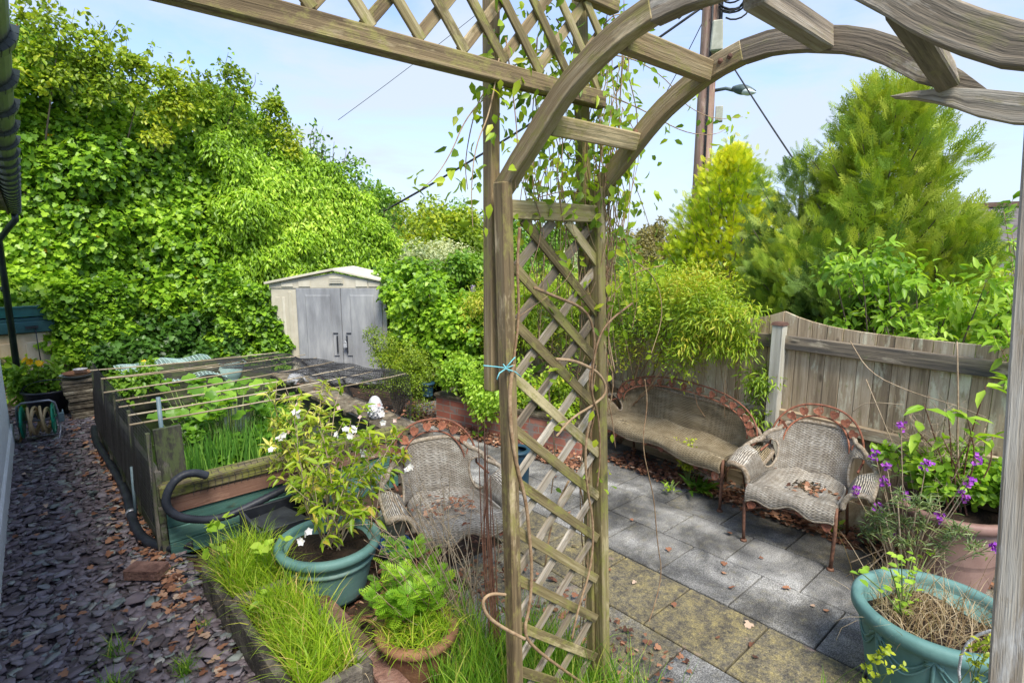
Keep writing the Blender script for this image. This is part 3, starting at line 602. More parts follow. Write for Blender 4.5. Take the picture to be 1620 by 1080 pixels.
# hose reel
hr=thing('hose_reel','green hose reel with tan hose and grey tubular stand','hose reel',(.15,7.5,0),math.radians(-8))
def L(m,name,mat,par,**k): return m.build(name,mat,par,world=False,**k)
for s in (-1,1):
    m=MB(); m.lathe([(.02,-.008),(.155,-.008),(.17,0),(.155,.008),(.02,.008)],(0,0,0),28)
    for k in range(6):
        a=k*math.pi/3; m.bar((.03*math.cos(a),.03*math.sin(a),.01*s),(.15*math.cos(a),.15*math.sin(a),.01*s),.02,.008,up=(0,0,1))
    m.v=[(z+s*.125,x,y+.215) for x,y,z in m.v]; L(m,'reel_disc',M['reelgreen'],hr)
m=MB()
pts=[]
for k in range(260):
    a=k*2*math.pi/26; t=(k/260)*5; t=t%2; t=t if t<1 else 2-t; rr=.095+.028*(k//90)*.8; pts.append((-.1+.2*t,rr*math.cos(a),.215+rr*math.sin(a)))
m.tube(pts,.0125,6); m.tube([(-.12,.1,.215),(-.15,.05,.1),(-.16,0,.03),(-.17,-.02,.01)],.011,6); L(m,'hose',M['hosetan'],hr)
m=MB(); fr=[(-.165,.1,.01),(-.165,.02,.3),(-.15,-.02,.39),(-.11,-.03,.42),(.11,-.03,.42),(.15,-.02,.39),(.165,.0,.3),(.175,-.02,.1),(.16,-.1,.02),(.11,-.13,.01),(-.13,-.13,.01),(-.165,-.1,.01),(-.165,.1,.01)]
m.tube(fr,.011,8); m.tube([(.165,.0,.3),(.165,.1,.01),(.15,.13,.01),(-.15,.13,.01),(-.165,.1,.01)],.010,8); m.tube([(-.17,0,.215),(.17,0,.215)],.012,8); L(m,'stand',M['steel'],hr)
m=MB(); m.box((.19,0,.22),(.05,.06,.09)); m.tube([(.2,0,.22),(.2,.08,.28)],.008); L(m,'crank_handle',M['bluepost'],hr,bevel=.008)

# ================================================================ POND
PX0,PX1,PY0,PY1=.64,2.32,4.05,6.9
pd=thing('raised_pond','raised timber walled garden pond with mossy beam on its front edge','pond',(PX0,PY0,0))
m=MB()
for k in range(5):
    m.box((PX0-.02,(PY0+PY1)/2,.055+k*.117),(.035+random.uniform(-.004,.004),PY1-PY0,.113),axis=1)
m.build('side_wall',M['oldwood'],pd)
for k in range(5):
    m=MB(); m.bar((PX0-.045,PY0+.05+k*.68,0),(PX0-.045,PY0+.05+k*.68,.83),.035,.025,up=(1,0,0)); m.build('batten',M['oldwood'],pd)
m=MB(); m.bar((PX0+.07,PY0+.04,.35),(PX0+.06,PY0+.04,.85),.155,.035,up=(0,1,0)); m.build('corner_board',M['oldwood'],pd)
m=MB(); m.bar((PX0-.03,PY0-.0,.455),(PX1+.1,PY0-.0,.455),.13,.09,seg=8); m.build('front_beam',M['mossbeam'],pd,bevel=.012)
m=MB(); m.box(((PX0+PX1)/2,PY0-.035,.355),(PX1-PX0,.03,.11)); m.build('red_board',M['redwood'],pd,bevel=.004)
m=MB()
for k in range(3): m.box(((PX0+PX1)/2,PY0-.03+.006*k,.05+k*.1),(PX1-PX0,.03,.097))
m.build('front_board',M['greenwood'],pd,bevel=.004)
m=MB(); m.box(((PX0+PX1)/2,PY1+.02,.3),(PX1-PX0,.04,.6)); m.box((1.55,PY1+.03,.62),(.9,.035,.24)); m.build('back_board',M['oldwood'],pd)
m=MB(); m.add([(PX0+.01,PY0+.05,.3),(PX1+.0,PY0+.05,.3),(PX1+.0,PY1,.3),(PX0+.01,PY1,.3)],[(0,1,2,3)]); m.build('water',M['water'],pd)
m=MB(); m.box((PX1+.0,(PY0+PY1)/2,.24),(.03,PY1-PY0,.42)); m.box(((PX0+PX1)/2,PY0+.085,.24),(PX1-PX0,.02,.4)); m.build('liner',M['liner'],pd)
m=MB()
for k in range(7): m.box((PX1+.13+random.uniform(-.02,.02),PY0+.2+k*.42,.44+random.uniform(-.008,.008)),(.27,.40,.06),random.uniform(-.05,.05))
m.build('coping_slab',M['stonecap'],pd,bevel=.012)
m=MB(); m.box((PX1+.2,(PY0+PY1)/2,.2),(.38,PY1-PY0,.4)); m.build('ledge',M['stone'],pd)
# canes over the pond, each lying on the wall top
cl=[((142,586),(430,557)),((160,599),(441,560)),((164,621),(483,561)),((164,621),(300,614)),((183,634),(501,566)),((188,644),(528,572)),((188,644),(560,581)),((203,657),(642,591)),((196,650),(589,588))]
ends=[(142,586,441,557),(160,599,455,560),(160,600,483,561),(164,621,501,566),(183,634,528,572),(188,644,560,581),(203,657,589,588),(460,633,642,591)]
for i,(a,b,c,d) in enumerate(ends):
    p=at(a,b,Z=.85); q=at(c,d,Z=.85)
    if i==7: p=at(205,672,Z=.85); 
    mid=(p+q)/2; m=MB(); pts=[p+(q-p)*t+Vector((0,0,-.012*math.sin(math.pi*t)+.003*math.sin(t*40))) for t in np.linspace(0,1,14)]
    m.tube(pts,[.0068,.0045],7)
    for t in np.arange(.08,.95,.13+.02*random.random()): c_=p+(q-p)*t+Vector((0,0,-.012*math.sin(math.pi*t))); m.tube([c_-(q-p).normalized()*.004,c_+(q-p).normalized()*.004],.0078,7)
    o=m.build('bamboo_cane',M['cane']); words=['farthest bamboo cane over the pond net, nearest the shed doors','second farthest bamboo cane over the pond, just in front of the farthest','third bamboo cane from the shed laid across the pond','middle bamboo cane passing over the pale green mesh side','fifth bamboo cane from the shed across the big round leaves','sixth bamboo cane from the shed, thick and pale','second nearest bamboo cane over the pond, above the irises','nearest bamboo cane over the pond, above the iris clump and flowering shrub']
    tag(o,words[i],'cane','bamboo canes laid across the pond')
# netting
nn=thing('pond_net','black netting hung along the pond side by the shed','net',(2.4,5.3,.45))
A=at(430,560,Z=.85); B=at(642,592,Z=.85); A.x+=.05;B.x+=.05
m=MB()
def nettop(t): return A+(B-A)*t+Vector((.02*math.sin(t*17),0,.012*math.sin(t*23)))
L_=(B-A).length; nv=int(L_/.024)
for k in range(nv+1):
    t=k/nv; p=nettop(t); q=Vector((2.66+.03*math.sin(t*9),p.y+.03*math.sin(t*31),.42)); r_=(p+q)/2+Vector((.03*math.sin(t*21),0,0)); m.tube([p,r_,q],.0024,3,cap=False)
for j in range(17):
    s=j/16; m.tube([ (lambda t:(nettop(t)*(1-s)+Vector((2.66+.03*math.sin(t*9),nettop(t).y,.42))*s))(t) for t in np.linspace(0,1,40)],.0022,3,cap=False)
m.build('side_netting',M['net'],nn)
m=MB()
for k in range(90):
    t=k/89; p=nettop(t); m.tube([p,p+Vector((-.30,.02,-.02+.01*math.sin(t*40))),p+Vector((-.62-.15*math.sin(t*5),.03,.004))],.0015,3,cap=False)
for j in range(26): m.tube([nettop(t)+Vector((-j*.027,0,-.012*math.sin(j*.5+t*9))) for t in np.linspace(0,1,24)],.0014,3,cap=False)
m.build('top_netting',M['net'],nn)
m=MB()
for k in range(96):
    t=k/95; y=PY0+.02+t*2.8; m.tube([(PX0-.035,y,.86),(PX0-.06,y+.02,.55),(PX0-.075,y,.25)],.0018,3,cap=False)
for j in range(22): m.tube([(PX0-.035-.0015*j,PY0,.85-j*.026),(PX0-.04-.0015*j,PY0+1.4,.835-j*.026),(PX0-.035-.0015*j,PY0+2.8,.84-j*.026)],.0018,3,cap=False)
for k in range(40):
    x=PX0+.15+k*.042; m.tube([(x,PY0-.02,.52),(x+.01,PY0-.09,.46),(x,PY0-.075,.40)],.0018,3,cap=False)
for j in range(4): m.tube([(PX0+.1,PY0-.08+.01*j,.5-j*.03),(PX1,PY0-.08,.5-j*.03)],.0018,3,cap=False)
m.build('front_netting',M['net'],nn)
m=MB(); p=at(250,628,Y=4.12); m.tube([(p.x,4.12,.40),(p.x,4.12,p.z)],.013,8); tag(m.build('net_post',M['bluepost']),'blue grey pipe standing at the front corner of the pond','post','blue grey pipes at the pond')
m=MB(); p=at(187,700,Z=.3); m.tube([(.56,4.75,0),(.57,4.75,.42)],.011,8); tag(m.build('net_post',M['bluepost']),'short blue grey pipe against the outside of the pond wall','post','blue grey pipes at the pond')
# things in and behind the pond
bk=thing('mesh_covered_tub','blue green tub with pale plastic mesh draped over it','tub',(1.3,6.7,.35)); q=at(272,608,Z=.45)
m=MB(); m.lathe([(0,0),(.24,0),(.32,.16),(.34,.17),(.33,.18),(.3,.17),(.22,.02),(0,.02)],(q.x,q.y,.38),26,squash=(1.1,.8)); m.build('bowl',M['tealbox'],bk)
m=MB()
def msh(a,b):
    x=(a-.5)*.95;y=(b-.5)*.8; return Vector((q.x+x,q.y+y,.60+.08*b-.30*max(0,abs(x)-.38)+.02*math.sin(x*13+y*5)-.1*max(0,.25-b)))
for k in range(25): m.tube([msh(k/24,t) for t in np.linspace(0,1,12)],.005,4,cap=False)
for k in range(20): m.tube([msh(t,k/19) for t in np.linspace(0,1,16)],.005,4,cap=False)
m.build('mesh_sheet',M['meshmat'],bk)
q=at(365,606,Z=.42); ur=thing('garden_urn','weathered blue green urn standing behind the pond leaves','urn',(q.x,q.y,.4))
m=MB(); m.lathe([(0,0),(.09,0),(.07,.03),(.12,.10),(.15,.2),(.13,.26),(.15,.28),(.12,.28),(.1,.25),(.0,.1)],(q.x,q.y,.40),20); m.build('vase',M['meshmat'],ur)
m=MB()
for s in(-1,1): m.tube([(q.x+s*.14,q.y,.6),(q.x+s*.19,q.y,.64),(q.x+s*.14,q.y,.68)],.012,6)
m.build('handle',M['meshmat'],ur)
# white ornaments on the coping: owl-like pine cone and crouched figure
q=at(594,660,Z=.48); m=MB(); n0=len(m.v)
m.lathe([(0,0),(.055,0),(.07,.03),(.085,.09),(.09,.15),(.08,.21),(.055,.26),(.03,.285),(0,.29)],(q.x,q.y,.47),18)
for k in range(60):
    a=k*2.4; z=.03+.22*k/60; r_=.082*math.sin(math.pi*min(1,(z+.06)/.34))+.012; m.lathe([(0,.016),(.013,.008),(.016,0),(0,-.01)],(q.x+r_*math.cos(a),q.y+r_*math.sin(a),.47+z),6)
m.v=[(q.x+(a-q.x)*.72,q.y+(b-q.y)*.72,.47+(c_-.47)*.72) for a,b,c_ in m.v]
tag(m.build('pine_cone_ornament',M['white']),'white knobbly cone shaped ornament on the pond ledge','ornament')
def frog(name,label,u,v,z,s,mat):
    q=at(u,v,Z=z); m=MB(); sc=lambda a:Vector((q.x+a[0]*s,q.y+a[1]*s,z+a[2]*s))
    m.tube([sc((-.12,0,.03)),sc((-.06,0,.07)),sc((.02,0,.09)),sc((.08,0,.12)),sc((.13,0,.12)),sc((.16,0,.10))],[.02*s,.06*s,.065*s,.045*s,.05*s,.02*s],10)
    for y in (-.05,.05):
        m.tube([sc((-.08,y,.05)),sc((-.02,y*1.7,.05)),sc((-.07,y*1.8,.02)),sc((.0,y*1.9,.01))],[.025*s,.022*s,.015*s,.008*s],6); m.tube([sc((.06,y,.08)),sc((.08,y*1.4,.03)),sc((.12,y*1.4,.01))],[.018*s,.013*s,.008*s],6)
    return tag(m.build(name,mat),label,'ornament')
frog('frog_ornament','small pale ornament crouched on the coping in front of the shed',470,606,.475,.9,M['white'])
frog('fish_ornament','white ornament perched at the left inside corner of the pond',268,706,.42,.8,M['white'])
q=at(425,612,Z=.45)
# pond hose
hp=[(149,676),(149,690),(160,712),(180,742),(198,775),(205,800),(210,825),(222,848),(244,862),(268,866),(290,862),(306,860)]
m=MB(); pts=[at(u,v,Z=.05) for u,v in hp]
P_=[]
for i in range(len(pts)-1):
    for t in (0,.25,.5,.75): P_.append(pts[i]*(1-t)+pts[i+1]*t)
P_.append(pts[-1])
for _ in range(3): P_=[P_[0]]+[(P_[i-1]+P_[i]*2+P_[i+1])/4 for i in range(1,len(P_)-1)]+[P_[-1]]
ho=thing('pond_hose','long black pond hose snaking along the slate beside the pond wall','hose',tuple(P_[0]))
m.tube(P_,.032,10); m.build('pipe',M['hose'],ho)
m=MB(); p=P_[22]; d=(P_[23]-P_[21]).normalized(); m.tube([p-d*.02,p+d*.02],.036,12); m.build('clip',M['steel'],ho)
hp=[(328,752),(310,747),(290,750),(274,762),(264,780),(262,796),(268,808),(282,817),(300,821),(330,822),(362,816)]
c1=[at(u,v,Y=3.9) for u,v in hp]; c1=c1+[Vector((1.25,3.86,.30)),Vector((1.45,3.84,.36)),Vector((1.62,3.84,.42))]
P_=[]
for i in range(len(c1)-1):
    for t in np.linspace(0,1,6)[:-1]: P_.append(c1[i]*(1-t)+c1[i+1]*t)
for _ in range(4): P_=[P_[0]]+[(P_[i-1]+P_[i]*2+P_[i+1])/4 for i in range(1,len(P_)-1)]+[P_[-1]]
# corrugated: alternate radii along a finely sampled path
Q=[]
for i in range(len(P_)-1):
    for t in (0,.33,.66): Q.append(P_[i]*(1-t)+P_[i+1]*t)
m=MB(); m.tube(Q,[.027 if i%2 else .0235 for i in range(len(Q))],10); ho=thing('ribbed_hose','black ribbed hose looping over the mossy pond beam','hose',tuple(Q[0])); m.build('pipe',M['hose'],ho)
m=MB(); m.tube([Q[-1],Q[-1]+Vector((.07,0,.01))],.034,12); m.build('connector',M['black'],ho)
m=MB(); m.tube([at(u,v,Z=.02) for u,v in ((312,880),(290,878),(277,884),(275,897),(285,909),(310,910),(325,905))],.011,7); tag(m.build('thin_hose',M['hose']),'thin black pipe curled on dead leaves at the trough end','hose')
# open black filter box
fb=thing('filter_box','open black plastic filter box behind the green shrub pot','box',(1.3,3.6,0))
m=MB(); X0,X1,Y0_,Y1_=1.02,1.5,3.42,3.8
for c,d in (((X0,(Y0_+Y1_)/2,.14),(.02,Y1_-Y0_,.28)),((X1,(Y0_+Y1_)/2,.14),(.02,Y1_-Y0_,.28)),(((X0+X1)/2,Y0_,.14),(X1-X0+.02,.02,.28)),(((X0+X1)/2,Y1_,.14),(X1-X0+.02,.02,.28)),(((X0+X1)/2,(Y0_+Y1_)/2,.02),(X1-X0,Y1_-Y0_,.02))): m.box(c,d)
m.build('case',M['black'],fb,bevel=.003)
m=MB(); m.box((1.2,3.62,.22),(.26,.3,.012),.2); m.build('flap',M['liner'],fb)
# brick on slate
q=at(233,912,Z=.03); m=MB(); m.box((q.x,q.y,.07),(.215,.11,.068),-.75); tag(m.build('loose_brick',M['onebrick'],bevel=.006),'loose worn brick lying on the slate path','brick')
# troughs
def trough(label,x0,x1,y0,y1,z):
    t=thing('stone_trough',label,'planter',(x0,(y0+y1)/2,0),group='mossy stone troughs along the slate path'); m=MB(); w=.045
    m.box((x0+w/2,(y0+y1)/2,z/2),(w,y1-y0,z)); m.box((x1-w/2,(y0+y1)/2,z/2),(w,y1-y0,z)); m.box(((x0+x1)/2,y0+w/2,z/2-.002),(x1-x0-2*w,w,z)); m.box(((x0+x1)/2,y1-w/2,z/2-.002),(x1-x0-2*w,w,z)); m.build('basin',M['stone'],t,bevel=.012)
    m=MB(); m.grid(lambda a,b:(x0+w+a*(x1-x0-2*w),y0+w+b*(y1-y0-2*w),z-.04+.012*math.sin(a*9+b*14)),8,16,tint=.4); m.build('soil',M['soil'],t)
trough('mossy stone trough of grass nearer the viewer, beside the terracotta pot',.69,1.045,2.07,2.93,.2)
trough('mossy stone trough of grass farther away, its end by the ribbed hose',.68,1.04,2.95,3.42,.195)
be=thing('brick_edging','row of dark bricks edging the bed behind the troughs','brick edging',(1.11,2.6,0)); y=1.2
while y<3.5:
    m=MB(); m.box((1.105+random.uniform(-.006,.006),y+.11,.055+random.uniform(-.004,.004)),(.105,.212,.11),random.uniform(-.03,.03)); m.build('brick',M['onebrick'],be,bevel=.006); y+=.22
# ================================================================ POTS
def pot(name,label,c,r,h,mat,rb=.7,lip=.03,soil=None,bands=1,n=40,mat2=None,cat='plant pot',lipw=.03):
    t=thing(name,label,cat,tuple(c)); x,y,z=c
    m=MB(); pr=[(0,.005),(r*rb,.0),(r*rb+.004,.02)]
    for b in range(1,8): 
        f=b/8; pr.append((r*rb+(r*.93-r*rb)*f**.85,h*f*.92))
    pr+=[(r*.93,h-lip*1.6),(r*.90,h-lip*1.5),(r*.86,h-lip)]
    pr+=[(r*.80,h*.4),(r*rb*.7,.03),(0,.03)]
    m.lathe(pr,(0,0,0),n); m.v=[(a+x,b+y,d+z) for a,b,d in m.v]; m.build('pot_body',mat,t)
    m=MB(); m.lathe([(r*.93,h-lip*1.7),(r*.99,h-lip*1.5),(r*1.0+lipw*.4,h-lip),(r*1.0+lipw*.4,h-lip*.3),(r,h),(r-lipw,h),(r-lipw*1.3,h-lip*.5),(r*.86,h-lip*1.3)],(x,y,z),n); m.build('rim',mat2 or mat,t)
    m=MB(); sz=soil or h*.78
    m.grid(lambda a,b:(x+r*.87*b*math.cos(a*2*math.pi),y+r*.87*b*math.sin(a*2*math.pi),z+sz+.02*math.sin(a*25)*b+.015*(1-b)),28,8,tint=.4); m.build('soil',M['soil'],t)
    return t
PG=at(520,858,Z=.30); PG=Vector((PG.x+.0,PG.y,0))
pg=pot('shrub_pot','round sage green pot holding the white flowered shrub',PG,.285,.33,M['potgreen'],.68,.035)
m=MB(); m.lathe([(.252,.215),(.262,.22),(.262,.235),(.254,.24)],PG,40); m.build('band',M['potgreen'],pg)
PT=at(657,1003,Z=.19); PT.z=0; PT.x+=.01
pot('terracotta_pot','terracotta pot of ferny shrub and grass beside the stone trough',PT,.185,.23,M['terra'],.7,.03)
PB=at(1482,968,Z=.40); PB.z=0
pb=pot('swagged_pot','large sage green pot with draped swag relief beside the right arch post',PB,.315,.42,M['potgreen'],.72,.045,soil=.32,n=56)
m=MB()
for k in range(8):
    a0=k*math.pi/4+.2
    for off,amp in ((0,.11),(.025,.12)):
        pts=[]
        for t in np.linspace(0,1,13):
            a=a0+t*math.pi/4; z=.36-off-amp*math.sin(math.pi*t); r_=.315*.72+(.315*.93-.315*.72)*(z/.42/.92)**.85; pts.append((PB.x+(r_+.003)*math.cos(a),PB.y+(r_+.003)*math.sin(a),z))
        m.tube(pts,.0045,6)
    z=.33
    for (dz,w_) in ((0,.02),(-.02,.015)):
        pts=[(PB.x+(.292)*math.cos(a0+d),PB.y+(.292)*math.sin(a0+d),.365+dz-abs(d)*.3) for d in (-.1,-.05,0,.05,.1)]; m.tube(pts,.009,6)
    m.tube([(PB.x+.29*math.cos(a0),PB.y+.29*math.sin(a0),.36),(PB.x+.275*math.cos(a0),PB.y+.275*math.sin(a0),.24),(PB.x+.25*math.cos(a0),PB.y+.25*math.sin(a0),.13)],[.010,.004],6)
m.build('swag',M['potgreen'],pb)
PP=Vector((4.06,.60,0))
pot('pink_pot','big pinkish brown pot of strawberry leaves against the fence',PP,.30,.50,M['pink'],.66,.04,soil=.44)
q=at(618,805,Z=.36); PW=Vector((q.x+.02,q.y,.0))
bt=thing('blue_crate','bright blue plastic tub beside the wicker chair','tub',tuple(PW))
m=MB(); m.lathe([(0,.0),(.075,.0),(.095,.12),(.105,.125),(.1,.135),(.088,.13),(.07,.015),(0,.015)],PW,20); m.build('bowl',M['blueplastic'],bt); m=MB(); m.lathe([(.098,.11),(.108,.112),(.108,.122),(.098,.124)],PW,20); m.build('rim',M['blueplastic'],bt)
pot('pale_pot','small pale weathered pot standing between green pot and wicker chair',(PW.x,PW.y,.14),.085,.2,M['potpale'],.7,.03,n=24)
q=at(688,622,Z=.62); pot('navy_pot','small navy pot standing by the ivy and brick planter',(3.45,5.25,.33),.075,.16,M['navy'],.75,.02,n=20)
q=at(822,715,Z=.2); pot('teal_barrel','dark teal round planter seen through the lattice',(3.05,3.32,0),.11,.34,M['navy'],.85,.02,n=24)
q=at(1440,1072,Z=.28); pot('small_black_pot','small black pot in front of the swagged pot',(2.42,.36,0),.075,.17,M['black'],.75,.02,n=22)
m=MB(); pts=[at(u,v,X=2.1) for u,v in ((1520,1092),(1517,1060),(1521,1035),(1532,1015),(1548,1003),(1566,997),(1590,995),(1612,1003),(1625,1030))]; m.tube(pts,.0042,7); tag(m.build('white_hoop',M['white']),'thin white wire hoop curving in front of the swagged pot','hoop')
# ================================================================ BRICK PLANTER + FENCE
bw=thing('brick_planter','low red brick raised bed wall below the fence','raised bed',(3.75,4.3,0))
m=MB(); F0=Vector((3.56,5.25,0)); F1=Vector((3.95,3.42,0)); dd=(F1-F0); Ln=dd.length; dd.normalize(); nn_=Vector((-dd.y,dd.x,0)); nn_=nn_ if nn_.x>0 else -nn_
def wallseg(m,p,q,th,h,side):
    d=(q-p); l=d.length; vs=[]; lc=[]
    for z in (0,h):
        for a,b in ((p,0),(q,l),(q+side*th,l),(p+side*th,0)): vs.append((a.x,a.y,z))
    fs=[(3,2,1,0),(4,5,6,7),(0,1,5,4),(1,2,6,5),(2,3,7,6),(3,0,4,7)]
    lc=[(0,0,0),(l,0,0),(l+th,0,0),(l+l+th,0,0),(0,h,0),(l,h,0),(l+th,h,0),(l+l+th,h,0)]
    m.add(vs,fs,lc,.5)
wallseg(m,F0,F1,.1,.31,nn_); wallseg(m,F0+nn_*.1+Vector((0,.0,0)),F0+nn_*.62,.1,.31,dd); m.build('wall',M['brick'],bw)
m=MB(); m.bar(F0+nn_*.05+Vector((0,0,.33))-dd*.02,F1+nn_*.05+Vector((0,0,.33)),.14,.035); m.bar(F0+nn_*.1+dd*.05+Vector((0,0,.331)),F0+nn_*.62+dd*.05+Vector((0,0,.331)),.14,.034); m.build('coping',M['stonecap'],bw,bevel=.006)
m=MB(); m.grid(lambda a,b:F0+nn_*(.1+b*.75)+dd*(.05+a*(Ln-.05))+Vector((0,0,.27+.02*math.sin(a*20+b*4))),20,5,tint=.4); m.build('soil',M['soil'],bw)
# fence line
FP=[Vector((5.02,7.2,0)),Vector((4.80,5.6,0)),Vector((4.62,3.7,0)),Vector((4.47,1.83,0)),Vector((4.37,.0,0)),Vector((4.28,-1.85,0))]
def fbase(y): return -.02-.0*y
def sag(y): return -.055*max(0,y-1.83)
def ftop(t,y): # boards: tall at the posts, dished between them
    return 1.40+sag(y)+.10*(abs(2*t-1)**3.4)
for i in range(5):
    P,Q_=FP[i],FP[i+1]; d=Q_-P; l=d.length; d.normalize(); ins=Vector((-d.y,d.x,0)); ins=ins if ins.x<0 else -ins
    lab=['far fence panel mostly buried in ivy','fence panel behind the brick planter','fence panel behind the wicker bench under the climber','fence panel right of the pale post, behind the armchair and pink pot','fence panel beyond the right arch post'][i]
    t=thing('garden_fence',lab,'fence',tuple((P+Q_)/2),group='weathered timber fence panels')
    nb=int(l/.105); m=MB()
    for k in range(nb):
        a,b=k/nb,(k+1)/nb; pa=P+d*(l*a+.002); pb_=P+d*(l*b-.002); off=ins*random.uniform(0,.008)
        za=ftop(a,pa.y); zb=ftop(b,pb_.y); lo=.14+sag(pa.y)
        vs=[pa+off+Vector((0,0,lo)),pb_+off+Vector((0,0,lo)),pb_+off+Vector((0,0,zb)),pa+off+Vector((0,0,za))]; vs+= [v_-ins*.018 for v_ in vs]
        o9=random.random()*20; lc=[(v_.z+o9,(0 if j%4 in(0,3) else .1)+o9,0) for j,v_ in enumerate(vs)]
        m.add(vs,[(0,1,2,3),(7,6,5,4),(0,4,5,1),(1,5,6,2),(2,6,7,3),(3,7,4,0)],lc)
    m.build('boards',M['fence'],t,bevel=.0015)
    for zr,hh in ((1.27,.105),(.70,.085)):
        m=MB(); z0=zr+sag(P.y); z1=zr+sag(Q_.y); m.bar(P+d*.03+ins*.032+Vector((0,0,z0)),Q_-d*.03+ins*.032+Vector((0,0,z1)),.045,hh,seg=6); m.build('rail',M['rail'] if zr>1 else M['fence'],t,bevel=.006)
    m=MB(); m.bar(P+ins*.02+Vector((0,0,.07+sag(P.y))),Q_+ins*.02+Vector((0,0,.07+sag(Q_.y))),.03,.15,seg=4); m.build('gravel_board',M['fence'],t,bevel=.004)
for i,P in enumerate(FP[:5]):
    z=1.40+sag(P.y); t=thing('fence_post',['fence post hidden in ivy near the shed','fence post by the brick planter','fence post behind the wicker bench under the climber','pale painted fence post with rust stains between bench and armchair','fence post at the right behind the arch post'][i],'fence post',tuple(P),group='fence posts')
    m=MB(); m.bar(P+Vector((-.07,0,-.05)),P+Vector((-.07,0,z)),.085,.085,up=(0,1,0)); m.build('shaft',M['palepost'],t,bevel=.005)
    m=MB(); m.box(P+Vector((-.07,0,z+.012)),(.1,.1,.022),top=(.8,.8)); m.build('cap',M['redwood'],t)
m=MB(); tag(m.add([Vector((4.33,1.25,.0))+Vector(v) for v in ((0,0,0),(0,-1.1,0),(.02,-1.1,.2),(.02,0,.2))],[(0,1,2,3)]).build('kick_board',M['fence'],solid=.02),'bare board leaning at the foot of the fence behind the armchair','board')

# ================================================================ WICKER FURNITURE
def heart(m,c,s,nx,up,rot=0,tint=None):
    """small pressed-iron leaf facing nx"""
    nx=Vector(nx).normalized(); up=Vector(up); sd_=nx.cross(up).normalized(); up=sd_.cross(nx); out=[]
    for (a,b) in ((0,-.55),(.32,-.3),(.5,.05),(.42,.38),(.18,.45),(0,.34),(-.18,.45),(-.42,.38),(-.5,.05),(-.32,-.3)):
        ca,sa=math.cos(rot),math.sin(rot); a,b=a*ca-b*sa,a*sa+b*ca; out.append(Vector(c)+sd_*a*s+up*b*s+nx*(.12*s*abs(a)))
    ctr=Vector(c)-nx*.05*s; vs=[v+nx*.0015 for v in out]+[ctr+nx*.0015]+[v-nx*.0015 for v in out]+[ctr-nx*.0015]; n=10
    fs=[(i,(i+1)%n,n) for i in range(n)]+[(n+1+(i+1)%n,n+1+i,2*n+1) for i in range(n)]+[(i,n+1+i,n+1+(i+1)%n,(i+1)%n) for i in range(n)]
    m.add(vs,fs,None,tint)
